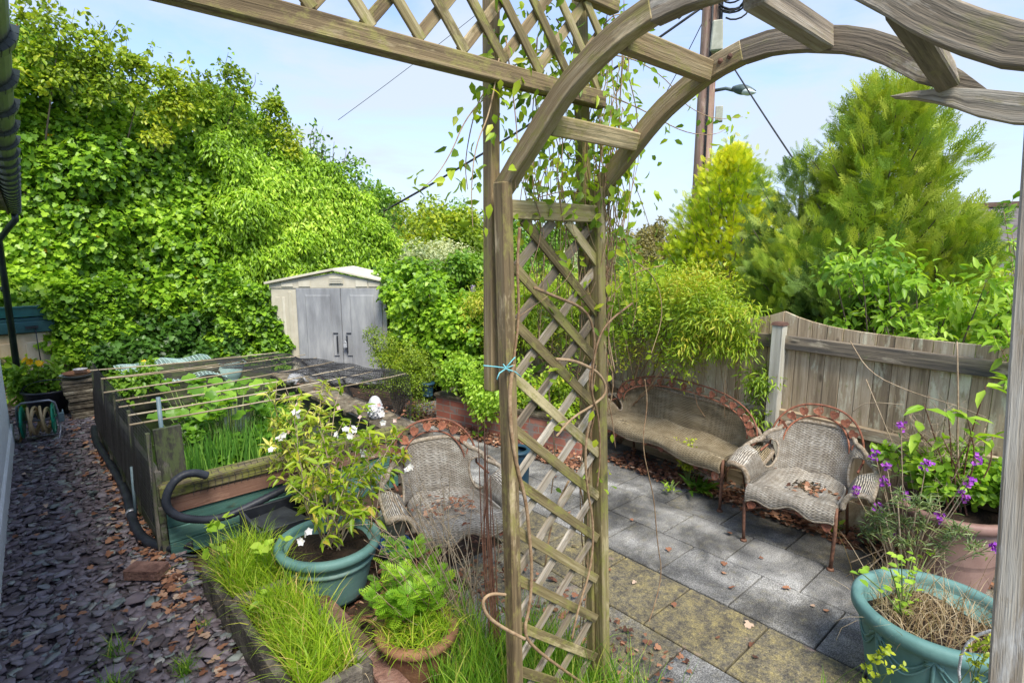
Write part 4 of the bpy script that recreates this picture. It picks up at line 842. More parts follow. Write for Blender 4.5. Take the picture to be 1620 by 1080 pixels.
def wicker_seat(name,label,cat,loc,rz,hw=.27,depth=.46,mat='wickergrey',top=.85,nleaf=9,torn=True,armh=.63,hoop='redpaint',seatz=.41):
    t=thing(name,label,cat,loc,rz); e=.62 if hw<.4 else .42; W=M[mat]
    def plan(s):
        ph=s*math.pi/2; c_=max(0,math.cos(ph)); return (hw+.02)*math.copysign(abs(math.sin(ph))**e,s), .06+(depth)*c_**.62
    def hgt(s):
        k=.62; a=abs(s)/k
        return armh+.0*s+(top-armh)*math.sqrt(max(0,1-a**2.2)) if a<1 else armh-.06*max(0,(abs(s)-.8)/.2)**2
    def shell(a,b):
        s=(a-.5)*2; x,y=plan(s); H_=hgt(s); z=seatz-.02+(H_-seatz+.02)*b; arm=min(1,max(0,(abs(s)-.52)/.25)); fl=(max(0,b-.25)/.75)
        x*=1+arm*.22*fl**1.6+.04*b; y+=(1-arm)*(.10 if hw<.4 else .03)*b**1.2
        r_=max(0,(b-.72)/.28)*arm; x+=math.copysign(.075*math.sin(r_*1.9),s); z+=.03*math.sin(r_*1.5)-.075*r_**1.8
        return Vector((x,y,z))
    hs_=.62 if hw<.4 else .74; hr_=.15 if hw<.4 else .075
    def hole(a,b):
        s=(a-.5)*2; x,y=plan(s); H_=hgt(s); z=seatz-.02+(H_-seatz+.02)*b
        return ((abs(s)-hs_)/hr_)**2+((z-seatz-.105)/.095)**2<1
    L_=2*hw+2*depth
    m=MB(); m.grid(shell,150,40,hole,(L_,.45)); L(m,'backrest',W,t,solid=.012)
    # rolled top edge, arm fronts and hole rims
    m=MB(); m.tube([shell(a,1) for a in np.linspace(0,1,80)],.016,7); 
    for a in (0,1): m.tube([shell(a,b) for b in np.linspace(0,1,12)],.019,7)
    for s_ in (-1,1):
        pts=[]
        for k in range(20):
            th=k*math.pi/10; s=s_*(hs_+hr_*math.cos(th)); z=seatz+.105+.095*math.sin(th); H_=hgt(s); b=(z-seatz+.02)/(H_-seatz+.02); pts.append(shell(s/2+.5,b))
        m.tube(pts,.009,6,closed=True)
    L(m,'edge_braid',M['cord'],t)
    # seat with rolled front
    def seat(a,b):
        s=(a-.5)*2; x=s*hw*(1.0-.0*b); yb=.06+depth*max(0,1-abs(s)**(2/e))**.31 if abs(s)<1 else .06
        if b<.3:
            k=b/.3; th=k*math.pi/2; zb=seatz-.115+.035*(1-s*s)+.02*math.sin(s*7+1); z=zb+(seatz-zb)*math.sin(th); y=-.03+.05*(1-math.cos(th))*1.0-.015*math.sin(math.pi*k)
            return Vector((x,y,z))
        k=(b-.3)/.7; return Vector((x*(1-.02*k),.02+(yb+.0-.02)*k,seatz-.045*math.sin(math.pi*k)*(1-s*s*.7)+.008*math.sin(s*9+k*5)))
    hl=None
    if torn: hl=lambda a,b: ((a-.56)/.17)**2+((b-.72)/.12)**2<1+.35*math.sin(a*70)+.2*math.sin(b*90)
    elif hw>.4: hl=lambda a,b: ((a-.16)/.05)**2+((b-.42)/.06)**2<1+.4*math.sin(a*120)
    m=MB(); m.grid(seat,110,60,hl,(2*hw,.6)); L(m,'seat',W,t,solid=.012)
    m=MB(); m.tube([seat(a,0) for a in np.linspace(0,1,40)],.010,6)
    if torn:
        for k in range(46):
            a=random.uniform(.41,.72); b=random.choice((random.uniform(.58,.64),random.uniform(.8,.86))); p=seat(a,b); d=Vector((random.uniform(-.05,.05),random.uniform(-.05,.05)+(.03 if b<.7 else -.03),random.uniform(-.05,-.005))); m.tube([p,p+d*.5+Vector((0,0,.004)),p+d],.0022,4)
    L(m,'seat_edge',M['cord'],t)
    # iron frame
    for x in (-hw,hw):
        m=MB(); s=1 if x>0 else -1; m.tube([(x,.0,seatz),(x+s*.008,-.012,.25),(x+s*.004,-.006,.1),(x,-.0,.012)],.0115,8); m.lathe([(0,0),(.024,0),(.018,.014),(.0,.016)],(x,0,0),10); L(m,'front_leg',M['iron'],t)
        m=MB(); m.tube([(x*.86,depth-.02,seatz),(x*.9,depth+.03,.2),(x*.93,depth+.07,.012)],.010,8); m.lathe([(0,0),(.022,0),(.016,.014),(.0,.016)],(x*.93,depth+.07,0),10); L(m,'rear_leg',M['iron'],t)
    m=MB(); ap=[Vector((x,-.008,.235+.075*(1-(x/hw)**2))) for x in np.linspace(-hw,hw,18)]; m.tube(ap,.007,6)
    for s in (-1,1): m.tube([(s*hw,0,.25),(s*hw*.9,depth*.5,.29),(s*hw*.9,depth,.25)],.006,6)
    nl=max(5,int(round(nleaf*(.8 if hw<.4 else .9))))
    for k in range(nl-1):
        x=-hw+2*hw*(k+1)/nl; m.tube([(x-.03,-.008,seatz-.1),(x-.01,-.01,.30+.02*(1-(x/hw)**2)),(x+.02,-.008,.25+.07*(1-(x/hw)**2))],.004,5)
    L(m,'front_rail',M['iron'],t)
    m=MB()
    for k in range(nl):
        x=-hw+2*hw*(k+.5)/nl; heart(m,(x,-.02,.265+.068*(1-(x/hw)**2)+.028*(k%2)),.062 if hw<.4 else .07,(0,-1,.1),(0,0,1),random.uniform(-.6,.6))
    L(m,'front_iron_leaves',M['rustleaf'],t)
    # hoops over the back
    hx=hw*1.12; zt=top+.135; z0=armh-.0; yy=depth+(.16 if hw<.4 else .05)
    def hoopf(t_,dx=0,dz=0):
        th=math.pi*(1-t_); return Vector(((hx+dx)*math.copysign(abs(math.cos(th))**.9,math.cos(th)),yy-.10*abs(math.cos(th))**3,z0-.03+(zt-z0+.03+dz)*math.sin(th)**(.8 if hw<.4 else .72)))
    m=MB(); m.tube([(-hw*1.14,depth-.13,z0-.04)]+[hoopf(k/40) for k in range(41)]+[(hw*1.14,depth-.13,z0-.04)],.0075,7); m.tube([hoopf(k/40,-.085,-.085) for k in range(41)],.0065,7)
    for k in range(nleaf): 
        a=(k+.5)/nleaf; m.tube([hoopf(a,0,0),hoopf(a+.01,-.045,-.045),hoopf(a-.02,-.085,-.085)],.0035,5)
    L(m,'back_hoop',M[hoop],t)
    m=MB()
    for k in range(nleaf):
        a=(k+.35)/nleaf; heart(m,hoopf(a,-.043,-.043)+Vector((0,-.012,0)),.062 if hw<.4 else .06,(0,-1,.15),(math.cos(math.pi*a)*-.6,0,1),random.uniform(-.7,.7))
    L(m,'back_iron_leaves',M['rustleaf'],t)
    return t
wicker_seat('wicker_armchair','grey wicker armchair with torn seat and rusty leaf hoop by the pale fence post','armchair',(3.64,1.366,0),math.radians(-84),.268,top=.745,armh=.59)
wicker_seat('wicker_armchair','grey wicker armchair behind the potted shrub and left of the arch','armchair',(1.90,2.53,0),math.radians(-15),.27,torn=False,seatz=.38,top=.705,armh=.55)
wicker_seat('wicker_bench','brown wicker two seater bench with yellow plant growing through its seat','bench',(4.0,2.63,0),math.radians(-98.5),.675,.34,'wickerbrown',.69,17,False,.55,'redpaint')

# ================================================================ GARDEN ARCH
ga=thing('garden_arch','weathered timber garden arch with curved beams and lattice sides','garden arch',(1.25,1.42,0))
X1,X2,YL,YR=1.252,1.717,1.42,.12
m=MB(); ln=lambda a,b,z:a+(b-a)*((z-a.z)/(b.z-a.z)); pa,pb=at(798,400,Y=YL),at(813,1000,Y=YL); m.bar(ln(pa,pb,-.05),ln(pa,pb,2.20),.044,.05,up=(0,1,0),seg=3); m.build('post',M['arch'],ga,bevel=.004)
m=MB(); pa,pb=at(777,60,Y=YL+.085),at(778,560,Y=YL+.085); m.bar(ln(pa,pb,at(776,617,Y=YL+.085).z),ln(pa,pb,2.95),.040,.045,up=(0,1,0),seg=3); m.build('rail_post',M['arch'],ga,bevel=.003)
m=MB(); pa,pb=at(946,480,Y=YL),at(953,1000,Y=YL); m.bar(ln(pa,pb,-.05),ln(pa,pb,2.215),.044,.05,up=(0,1,0),seg=3); m.build('post',M['slat'],ga,bevel=.004)
m=MB(); pa,pb=at(927,480,Y=YL+.045),at(938,1000,Y=YL+.045); m.bar(ln(pa,pb,-.05),ln(pa,pb,2.88),.045,.04,up=(0,1,0),seg=3); m.build('rail_post',M['slat'],ga,bevel=.003)
m=MB(); m.bar((X1+.03,.0,-.05),(X1+.028,.142,2.26),.05,.05,up=(0,1,0),seg=2); m.build('post',M['postpale'],ga,bevel=.004)
m=MB(); m.bar((X2+.02,.10,-.05),(X2+.02,.13,2.26),.05,.05,up=(0,1,0),seg=2); m.build('post',M['archgrey'],ga,bevel=.004)
# curved beams: outer edge as (Y,z), constant face depth, pointed ends
top1=[(1.500,2.19),(1.452,2.232),(1.40,2.285),(1.348,2.332),(1.300,2.378),(1.258,2.418),(1.215,2.455),(1.176,2.484),(1.130,2.512),(1.082,2.538),(1.03,2.562),(.976,2.582),(.897,2.602),(.816,2.608),(.76,2.603),(.704,2.593),(.604,2.566),(.543,2.541),(.489,2.510),(.402,2.446),(.345,2.399),(.297,2.351)]
top2=[(.488,2.370),(.44,2.372),(.397,2.369),(.353,2.363),(.297,2.350),(.23,2.330),(.17,2.318),(.08,2.318)]
def beam(x,topl,wid,taper0,taper1,dep=.045):
    T_=[Vector((a,b)) for a,b in topl]; n=len(T_); up=[];lo=[]; Ls=[0]
    for i in range(1,n): Ls.append(Ls[-1]+(T_[i]-T_[i-1]).length)
    for i in range(n):
        d=(T_[min(i+1,n-1)]-T_[max(i-1,0)]).normalized(); nv_=Vector((-d.y,d.x)); nv_=nv_ if nv_.y<0 else -nv_
        w_=wid
        if taper0: w_*=min(1,.02+Ls[i]/taper0)
        if taper1: w_*=min(1,.02+(Ls[-1]-Ls[i])/taper1)
        up.append(T_[i]); lo.append(T_[i]+nv_*w_)
    vs=[];lc=[];fs=[]; o9=random.random()*9
    for i in range(n):
        for (p,e) in ((up[i],0),(lo[i],0),(lo[i],dep),(up[i],dep)): vs.append((x+e,p.x,p.y)); lc.append((Ls[i]+o9,(0 if p is up[i] else .06)+o9,e))
        if i:
            q=4*(i-1)
            for k in range(4): fs.append((q+k,q+(k+1)%4,q+4+(k+1)%4,q+4+k))
    fs+=[(3,2,1,0),tuple(4*(n-1)+k for k in range(4))]; mm=MB(); mm.add(vs,fs,lc); return mm
for x in (X1,X2):
    k=top1.index((.897,2.602)); beam(x,top1[:k+1],.062,.0,0).build('arch_beam',M['arch'],ga,bevel=.003)
    if x==X1: beam(x+.002,[top1[k],(.80,2.612),(.70,2.610),(.60,2.600),(.52,2.580),(.46,2.555),(.405,2.520),(.35,2.476),(.30,2.432),(.264,2.404),(.23,2.381),(.18,2.352),(.13,2.335),(.06,2.328)],.066,0,0).build('arch_beam',M['archgrey'],ga,bevel=.003); continue
    beam(x+.002,top1[k:],.062,0,.10).build('arch_beam',M['archgrey'],ga,bevel=.003)
    beam(x+.001,top2,.062,.22,0).build('arch_beam',M['archgrey'],ga,bevel=.003)
    m=MB()
    for (yy_,zz) in ((1.26,2.39),(.955,2.555),(.925,2.562),(1.43,2.22)):
        m.lathe([(0,.006),(.006,.004),(.009,0)],(0,0,0),10); k2=len(m.v)-30
        for j in range(k2,len(m.v)): a,b,c_=m.v[j]; m.v[j]=(x-c_,yy_+a,zz+b)
    m.build('bolt',M['iron'],ga)
for (y_,z_,w_) in ((1.265,2.36,.0),(1.0,2.535,0),(.655,2.545,0),(.375,2.39,.06)):
    m=MB(); m.bar((X1+.045,y_+.0,z_+w_),(X2,y_,z_),.045,.062,up=(0,(y_-.8)*-.7,1)); m.build('cross_bar',M['arch'] if y_>.9 else M['archgrey'],ga,bevel=.004)
m=MB(); m.bar((X1+.01,YL,2.115),(X2-.03,YL,2.115),.04,.062); m.build('cross_bar',M['slat'],ga,bevel=.003)
# lattice between the two left posts
def lat(xa,xb,z0,z1,step,y,drop,w_=.036,th=.009,ang=1.0):
    """crossed slats clipped to the rectangle xa..xb, z0..z1"""
    front=MB(); backm=MB()
    for mb,sg,yo in ((front,-1,-.0065),(backm,1,.0065)):
        c=z0-(xb-xa)*drop if sg>0 else z0
        k=0
        zz=z0-(xb-xa)*drop+.03
        while zz<z1+(xb-xa)*drop:
            # line: z = zz + sg*drop*(x-xa) for sg>0 ; for sg<0 start high
            if sg>0: f=lambda x:zz+drop*(x-xa)
            else: f=lambda x:zz+drop*(xb-x)
            xs=[xa,xb]
            pts=[(x,f(x)) for x in np.linspace(xa,xb,401) if z0<=f(x)<=z1]
            if len(pts)>12:
                (x0,za),(x1_,zb)=pts[0],pts[-1]; xs_=.004; sx=.0; 
                mb.bar((x0,y+yo,za),(x1_,y+yo,zb),th,w_,up=(0,0,1))
            zz+=step
    return front,backm
fr,bk_=lat(X1+.03,X2+.02,.02,2.085,.188,YL,.87)
# the posts splay a little, so shear the slats the same way
for mb in (fr,bk_): mb.v=[(x+(.035)*(1-z/2.1)*((x-X1)/.5),y,z) for x,y,z in mb.v]
fr.build('lattice',M['slat'],ga,bevel=.0015); bk_.build('lattice',M['archgrey'],ga,bevel=.0015)
# overhead side panel running back towards the house
m=MB(); m.bar((-.6,YL-.03,2.512),(X2-.03,YL-.03,2.512),.045,.056,seg=6); m.build('panel_rail',M['arch'],ga,bevel=.004)
m=MB(); m.bar((-.6,YL-.03,2.835),(X2+.03,YL-.03,2.835),.045,.045,seg=6); m.build('panel_rail',M['arch'],ga,bevel=.004)
fr,bk_=lat(-.6,X2-.04,2.54,2.815,.172,YL-.03,1.15,.032,.01)
fr.build('panel_lattice',M['slat'],ga,bevel=.0015); bk_.build('panel_lattice',M['arch'],ga,bevel=.0015)
m=MB(); 
def tw(pts): m.tube([at(u,v,Y=YL-.035) for u,v in pts],.0022,5)
tw([(765,578),(785,580),(800,582),(812,578)]); tw([(800,582),(812,568),(815,565)]); tw([(800,583),(815,588),(824,596)]); tw([(800,583),(790,590),(786,600)]); tw([(796,576),(806,588)])
tag(m.build('twine_tie',M['twine']),'knotted pale blue twine tied round the left arch post','twine')

# ================================================================ UTILITY POLE, CABLES, LAMP
PO=Vector((9.1,5.28,0)); up_=thing('utility_pole','tall wooden utility pole with cable brackets behind the arch','utility pole',tuple(PO))
m=MB(); m.tube([PO+Vector((0,0,z)) for z in (-.1,2,4,5.2,6.2,7.6)],[.17,.15,.14,.135,.13,.12],20); m.build('shaft',M['pole'],up_)
cdir=Vector((-math.sin(math.radians(60)),-math.cos(math.radians(60)),0)); rt=Vector((cdir.y*-1,cdir.x,0)); rt=rt if (rt.x*math.cos(YAW)-rt.y*math.sin(YAW))>0 else -rt
def pz(v): return at(1107,v,X=9.1).z
m=MB(); c=PO+cdir*.14+rt*.12; z0,z1=pz(92),pz(45); m.box((c.x,c.y,(z0+z1)/2),(.2,.2,z1-z0),.5,top=(.8,.8)); m.build('cable_cover',M['polebox'],up_,bevel=.02)
m=MB(); c=PO+rt*.22; m.box((c.x,c.y,(pz(172)+pz(196))/2),(.12,.12,pz(172)-pz(196)),.5); m.build('fuse_box',M['polebox'],up_,bevel=.01)
m=MB()
for k in range(10):
    a=random.random()*6; r_=.12+.12*random.random(); c=PO+rt*(.28+.1*random.random())+Vector((0,0,pz(12)+random.uniform(-.2,.25))); m.tube([c+rt*(r_*math.cos(a+t))+Vector((0,0,r_*.8*math.sin(a+t)))+cdir*.02*k for t in np.linspace(0,4.5,12)],.014,5)
for k in range(6):
    m.tube([PO-rt*.5+Vector((0,0,pz(30)+k*.05)),PO-rt*.3+Vector((0,0,pz(12)+k*.06)),PO-rt*.12+Vector((0,0,pz(20)))],.014,5)
m.tube([PO+cdir*.16+rt*.03+Vector((0,0,z)) for z in (pz(330),pz(200),pz(100),pz(-20))],.018,6); m.tube([PO+cdir*.1+rt*.16+Vector((0,0,z)) for z in (pz(90),pz(60),pz(0),pz(-60))],.03,6); m.build('cables',M['wire'],up_)
sl_=thing('street_lamp','grey street lamp head on a short arm from the utility pole','street lamp',tuple(PO+rt*.2+Vector((0,0,pz(150)))))
zl=pz(150); m=MB(); m.tube([PO+rt*.1+Vector((0,0,zl+.03)),PO+rt*.3+cdir*.05+Vector((0,0,zl+.04)),PO+rt*.42+cdir*.1+Vector((0,0,zl-.01))],.028,8); m.build('arm',M['lampgrey'],sl_)
def el(m,c,ax,a,b,cc,n=14):
    ax=Vector(ax).normalized(); s_=ax.cross(Vector((0,0,1))).normalized(); u_=s_.cross(ax)
    vs=[];fs=[]
    for i in range(9):
        t=i/8; r_=math.sin(math.pi*min(.97,t*.8+.17)); 
        for k in range(n): th=2*math.pi*k/n; vs.append(c+ax*a*(t-.5)*2+s_*b*r_*math.cos(th)+u_*cc*r_*math.sin(th))
    for i in range(8):
        for k in range(n): fs.append((i*n+k,i*n+(k+1)%n,(i+1)*n+(k+1)%n,(i+1)*n+k))
    fs+=[tuple(range(n)),tuple(8*n+k for k in range(n))]; m.add(vs,fs,None,None,True)
ax=rt*.9+cdir*.4+Vector((0,0,-.25)); m=MB(); el(m,PO+rt*.58+cdir*.16+Vector((0,0,zl-.03)),ax,.19,.11,.08); m.build('housing',M['lampgrey'],sl_)
m=MB(); el(m,PO+rt*.64+cdir*.20+Vector((0,0,zl-.075)),ax,.13,.09,.06); m.build('lens',M['lampglass'],sl_)
def cable(label,pts,r,sagv=.15,mat='wire'):
    m=MB(); a,b=Vector(pts[0]),Vector(pts[-1]); m.tube([a+(b-a)*t-Vector((0,0,sagv*4*t*(1-t))) for t in np.linspace(0,1,24)],r,5); tag(m.build('overhead_cable',M[mat]),label,'cable','overhead cables')
topP=PO+Vector((0,0,pz(-10)))
cable('thick black overhead cable dropping left behind the arch into the hedge',(PO-rt*.1+Vector((0,0,pz(14))),at(600,338,Y=10.5)),.022,.12)
cable('thin overhead wire crossing the sky above the shed',(at(850,-55,Y=9.0),at(535,190,Y=12)),.006,.05)
cable('overhead wire dropping right from the pole behind the tall conifer',(PO+rt*.12+Vector((0,0,pz(70))),at(1262,262,X=8.2)),.012,.02)
cable('short thin wire dropping left of the pole',(PO-rt*.05+Vector((0,0,pz(25))),at(1040,170,X=11.5)),.008,.05)

# ================================================================ FAR HOUSE AND CAR beyond the fence
fh=thing('far_house','pebbledashed house with grey tiled roof beyond the shrubs at right','house',(16,1.5,0))
q=at(1530,345,X=15); 
m=MB(); m.box((17.5,.0,.6),(5,6.6,3.0)); m.build('wall',M['housewall'],fh)
m=MB(); e0=at(1515,352,X=15.0); zr=e0.z
m.add([(14.6,3.4,1.15),(14.6,-4,1.15),(16.3,-4,zr+.35),(16.3,3.2,zr+.35)],[(0,1,2,3)]); m.add([(16.3,-4,zr+.35),(16.3,3.2,zr+.35),(18.6,3.2,1.2),(18.6,-4,1.2)],[(0,1,2,3)]); m.build('roof',M['roof'],fh,solid=.06)
m=MB(); m.bar((16.3,3.25,zr+.40),(16.3,-4,zr+.40),.18,.1); m.build('ridge',M['ridge'],fh)
m=MB(); m.box((14.97,1.4,.7),(.06,.9,.7)); m.build('window',M['glass'],fh)
cr_=thing('parked_car','white car roof just visible above the fence at right','car',(9.3,1.2,0),math.radians(95))
m=MB(); prof=[(-2.1,.35),(-2.15,.75),(-1.9,.95),(-1.2,1.02),(-.75,1.42),(.7,1.45),(1.35,1.02),(2.0,.85),(2.1,.5),(2.05,.35)]
m.prism(prof,1.7,'Y',-.85); m.v=[(x,y*(1-.14*max(0,(z-1.0)/.45)),z) for x,y,z in m.v]; L(m,'body',M['carwhite'],cr_,bevel=.05)
m=MB()
for s in (-1,1): m.add([(-1.1,s*.87,1.04),(1.15,s*.87,1.04),(.65,s*.80,1.38),(-.72,s*.80,1.36)],[(0,1,2,3)])
m.add([(1.33,-.72,1.06),(1.33,.72,1.06),(.78,.62,1.40),(.78,-.62,1.40)],[(0,1,2,3)]); L(m,'window',M['glass'],cr_,solid=.02)
for x in (-1.35,1.3):
    for s in (-.78,.78):
        m=MB(); m.lathe([(0,-.1),(.3,-.1),(.33,-.06),(.33,.06),(.3,.1),(0,.1)],(0,0,0),20); m.v=[(a+x,c_+s,b+.33) for a,b,c_ in m.v]; L(m,'wheel',M['black'],cr_)
# ================================================================ VEGETATION
V=Vector
def smooth(pts,it=2):
    pts=[V(p) for p in pts]
    for _ in range(it):
        o=[pts[0]]
        for a,b in zip(pts,pts[1:]): o+=[a*.75+b*.25,a*.25+b*.75]
        pts=o+[pts[-1]]
    return pts
def limbs(root,base,tips,r,mat,name='trunk',parent=None,wob=.08,n=6,extra=None):
    m=MB()
    for t in tips:
        t=V(t); b=V(base); mid=b+(t-b)*.5+V((random.uniform(-1,1),random.uniform(-1,1),random.uniform(0,.6)))*wob*(t-b).length
        m.tube(smooth([b,b+(mid-b)*.5+V((0,0,.1*(t-b).length)),mid,t],1),[r,r*.18],n)
    return m.build(name,mat,parent)
def bush(name,label,cat,C,rad,n,tpl,L_,W_,mat,base=None,front=(-.5,-.6,.2),droop=.45,up=.5,trunkr=.02,clf=1.6,cb=.5,ca=.22,cr_=.2,shell=(.55,1.05),stems=10,smat='bark',group=None,updir=0,leafname='foliage',kind=None):
    C=np.asarray(C,float); b=base if base is not None else (C[:,0].mean(),C[:,1].mean(),0)
    t=thing(name,label,cat,tuple(b),group=group)
    P,D,Nn=puffs(C,rad,n,front,droop,shell,up,updir); Ls=L_*R.uniform(.6,1.15,n)
    leaves(leafname,P,D,Nn,Ls,Ls*W_,tpl,M[mat],t,clump(P,base=cb,amp=ca,rnd=cr_,f=clf))
    if stems:
        idx=R.choice(len(C),min(stems,len(C)),replace=False); limbs(None,b,[C[i] for i in idx],trunkr,M[smat],'stems',t)
    return t
def blob(n,c,s,zmin=None):
    """n ball centres spread through an uneven ellipsoid"""
    d=rdir(n)*R.uniform(.35,1,(n,1))**.5; q=d*np.array(s)+np.array(c)
    if zmin is not None: q[:,2]=np.maximum(q[:,2],zmin)
    return q
# ---- ivy hedge at the back left; skyline measured on the plane Y = 9.6
sky_l=[(-160,5),(0,22),(30,8),(60,18),(100,35),(140,48),(180,58),(215,88),(260,108),(300,122),(340,114),(380,108),(405,130),(430,160),(470,192),(500,215),(540,245),(575,292),(605,338),(650,372),(700,398)]
sk=[at(u,v,Y=9.6) for u,v in sky_l]; skx=np.array([p.x for p in sk]); skz=np.array([p.z for p in sk])
def topz(x): return np.interp(x,skx,skz)
def hedgeC(x0,x1,z0,step,yf,jit=.16,cap=0):
    out=[]
    x=x0
    while x<x1:
        z=z0; tz=topz(x)-.2-cap
        while z<tz: out.append((x+random.uniform(-jit,jit),yf(x,z)+random.uniform(-.1,.2),min(z+random.uniform(-jit,jit),tz))); z+=step
        x+=step
    return out
def yh(x,z): return 9.75+.10*z+.20*math.sin(x*1.7+z*1.1)+.16*math.sin(x*3.9-z*2.3)+.35*max(0,z-3.2)-(.25 if x<1.3 and z<1.5 else 0)
C=np.array(hedgeC(-1.9,3.2,.3,.31,yh)); rad=R.uniform(.2,.34,len(C))
t=thing('ivy_hedge','tall hedge smothered in glossy ivy, behind storage boxes at the left','hedge',(.5,10,0))
P,D,Nn=puffs(C,rad,76000,(-.15,-1,.25),.6,(.6,1.15),.35); Ls=R.uniform(.035,.115,len(P)); leaves('foliage',P,D,Nn,Ls,Ls*.98,'ivy',M['ivy'],t,np.where(R.random(len(P))<.004,.985,clump(P,base=.5,amp=.2,rnd=.27,f=1.5)))
n=26000; x=R.uniform(-1.9,3.3,n); z=R.random(n)**.9*(topz(x)-.15); y=9.62+.10*z+.35*np.maximum(0,z-3.2)+R.normal(0,.09,n)-.25*((x<1.3)&(z<1.5)); Ls=R.uniform(.04,.1,n); P=np.stack([x,y,z],1); leaves('outer_leaves',P,R.normal(0,.45,(n,3))+[0,-.35,-.7],R.normal(0,.4,(n,3))+[-.1,-1,.45],Ls,Ls*.98,'ivy',M['ivy'],t,clump(P,base=.6,amp=.2,rnd=.22,f=1.5))
m=MB(); m.grid(lambda a,b:(-2.2+a*5.3,10.05+.12*b*4+.1*math.sin(a*30)*math.sin(b*17),b*(topz(-2.2+a*5.3)-1.0)),40,24); m.build('branch_mass',M['bark'],t,solid=.25)
P2=[];m=MB()
for k in range(42):
    u=random.uniform(20,330); x=at(u,200,Y=9.8).x; b=V((x,9.9,topz(x)-.15)); h=random.uniform(.15,.55); tip=b+V((random.uniform(-.2,.25),random.uniform(-.1,.1),h)); mid=(b+tip)/2+V((random.uniform(-.08,.08),0,.05)); m.tube(smooth([b,mid,tip]),[.006,.002],4)
    for j in range(int(6+h*26)): s=random.random(); q=b*(1-s)**2+mid*2*s*(1-s)+tip*s*s; P2.append(tuple(q+V([random.gauss(0,.035) for _ in range(3)])))
m.build('shoots',M['greenstem'],t); P2=np.array(P2); n=len(P2); leaves('shoot_leaves',P2,rdir(n)+[0,-.3,-.2],rdir(n)+[0,-.5,.7],R.uniform(.05,.10,n),R.uniform(.04,.08,n),'oval',M['hazel'],t)
# hazel-like sprays in the top left of the hedge
C=[]; 
for k in range(60):
    x=random.uniform(-.9,2.4); C.append((x,9.6+random.uniform(-.1,.15),topz(x)-random.uniform(.1,.6)))
for k in range(20):
    x=random.uniform(2.2,4.2); C.append((x,9.75,topz(x)-random.uniform(-.05,.4)))
C=np.array(C+[(c[0]+random.gauss(0,.2),c[1],c[2]-abs(random.gauss(0,.3))) for c in C]); bush('hazel_bush','yellow green bush breaking out of the top of the ivy hedge','bush',C,.15,9500,'oval',.075,.62,'hazel',base=(.8,10.9,0),front=(0,-.9,.4),stems=10,trunkr=.03,cb=.5)
# pale drooping-leaved evergreen to its right
C=np.array([c for c in hedgeC(2.75,6.1,.35,.26,lambda x,z:9.35+.10*z+.2*math.sin(x*2.3+z*1.7)+.4*max(0,z-3)+.12*(x-3)) ]); 
t=thing('drooping_evergreen','tall evergreen with pale drooping leaves rising behind the shed','tree',(4.2,10.2,0))
P,D,Nn=puffs(C,R.uniform(.17,.28,len(C)),76000,(-.2,-1,.3),.85,(.6,1.18),.25); Ls=R.uniform(.05,.105,len(P)); leaves('crown',P,D,Nn,Ls,Ls*.45,'lance',M['pale'],t,clump(P,base=.5,amp=.2,rnd=.22,f=1.7))
n=22000; x=R.uniform(2.7,6.0,n); z=.3+R.random(n)*(topz(x)-.5); y=9.20+.10*z+.4*np.maximum(0,z-3)+.12*(x-3)+R.normal(0,.09,n); Ls=R.uniform(.05,.1,n); P=np.stack([x,y,z],1); leaves('outer_leaves',P,R.normal(0,.45,(n,3))+[0,-.35,-.8],R.normal(0,.4,(n,3))+[-.1,-1,.45],Ls,Ls*.5,'lance',M['pale'],t,clump(P,base=.55,amp=.2,rnd=.22,f=1.5))
m=MB(); m.grid(lambda a,b:(2.8+a*3.2,9.95+.1*math.sin(a*30)*math.sin(b*17)+b*.35,b*(topz(2.8+a*3.2)-.9)),40,24); m.build('branch_mass',M['bark'],t,solid=.25)
m=MB();P2=[]
for k in range(40):
    x=random.uniform(2.6,5.9); b=V((x,9.9,topz(x)-.2)); h=random.uniform(.15,.6); tip=b+V((random.uniform(-.1,.3),0,h)); m.tube(smooth([b,(b+tip)/2+V((random.uniform(-.1,.1),0,0)),tip]),[.008,.002],4)
    for j in range(int(8+h*22)): s=random.random(); P2.append(tuple(b+(tip-b)*s+V([random.gauss(0,.05) for _ in range(3)])))
m.build('twigs',M['bark'],t); P2=np.array(P2); n=len(P2); leaves('twig_leaves',P2,rdir(n)+[0,0,-.3],rdir(n)+[0,-.5,.5],R.uniform(.05,.09,n),R.uniform(.035,.06,n),'oval',M['mid'],t)
# ivy by the shed and over the fence
def seg_puffs(pts,n,r,zr):
    out=[]
    for k in range(n):
        s=random.random()*(len(pts)-1); i=int(s); f=s-i; a,b=V(pts[i]),V(pts[i+1]); c=a+(b-a)*f; z=c.z*random.random()**.7; out.append((c.x+random.uniform(-r,r),c.y+random.uniform(-r,r),z+.08))
    return np.array(out)
cx=sp(SW,0,0)
C=seg_puffs([cx+V((.45,.55,1.62)),cx+V((.30,.10,1.62)),V((4.15,6.3,1.45)),V((4.35,5.9,1.25)),V((4.55,5.6,1.0))],170,.22,1)
bush('ivy_bush','bright ivy mound between the shed and the fence','ivy',C,.17,21000,'ivy',.075,.95,'ivy',base=(4.5,6.2,0),front=(-.8,-.6,.3),droop=.6,cb=.55,stems=14,shell=(.7,1.15))
a0=sp(-.05,.1,0); C=seg_puffs([a0+V((-.6,.5,1.7)),a0+V((-.2,.1,1.35)),a0+V((-.02,-.05,1.0)),a0+V((.08,-.1,.75))],80,.13,1)
bush('ivy_bush','small ivy clump creeping up the left corner of the shed','ivy',C,.14,8200,'ivy',.075,.95,'ivy',base=tuple(a0),front=(-.3,-1,.3),droop=.6,cb=.5,stems=6,shell=(.7,1.15))
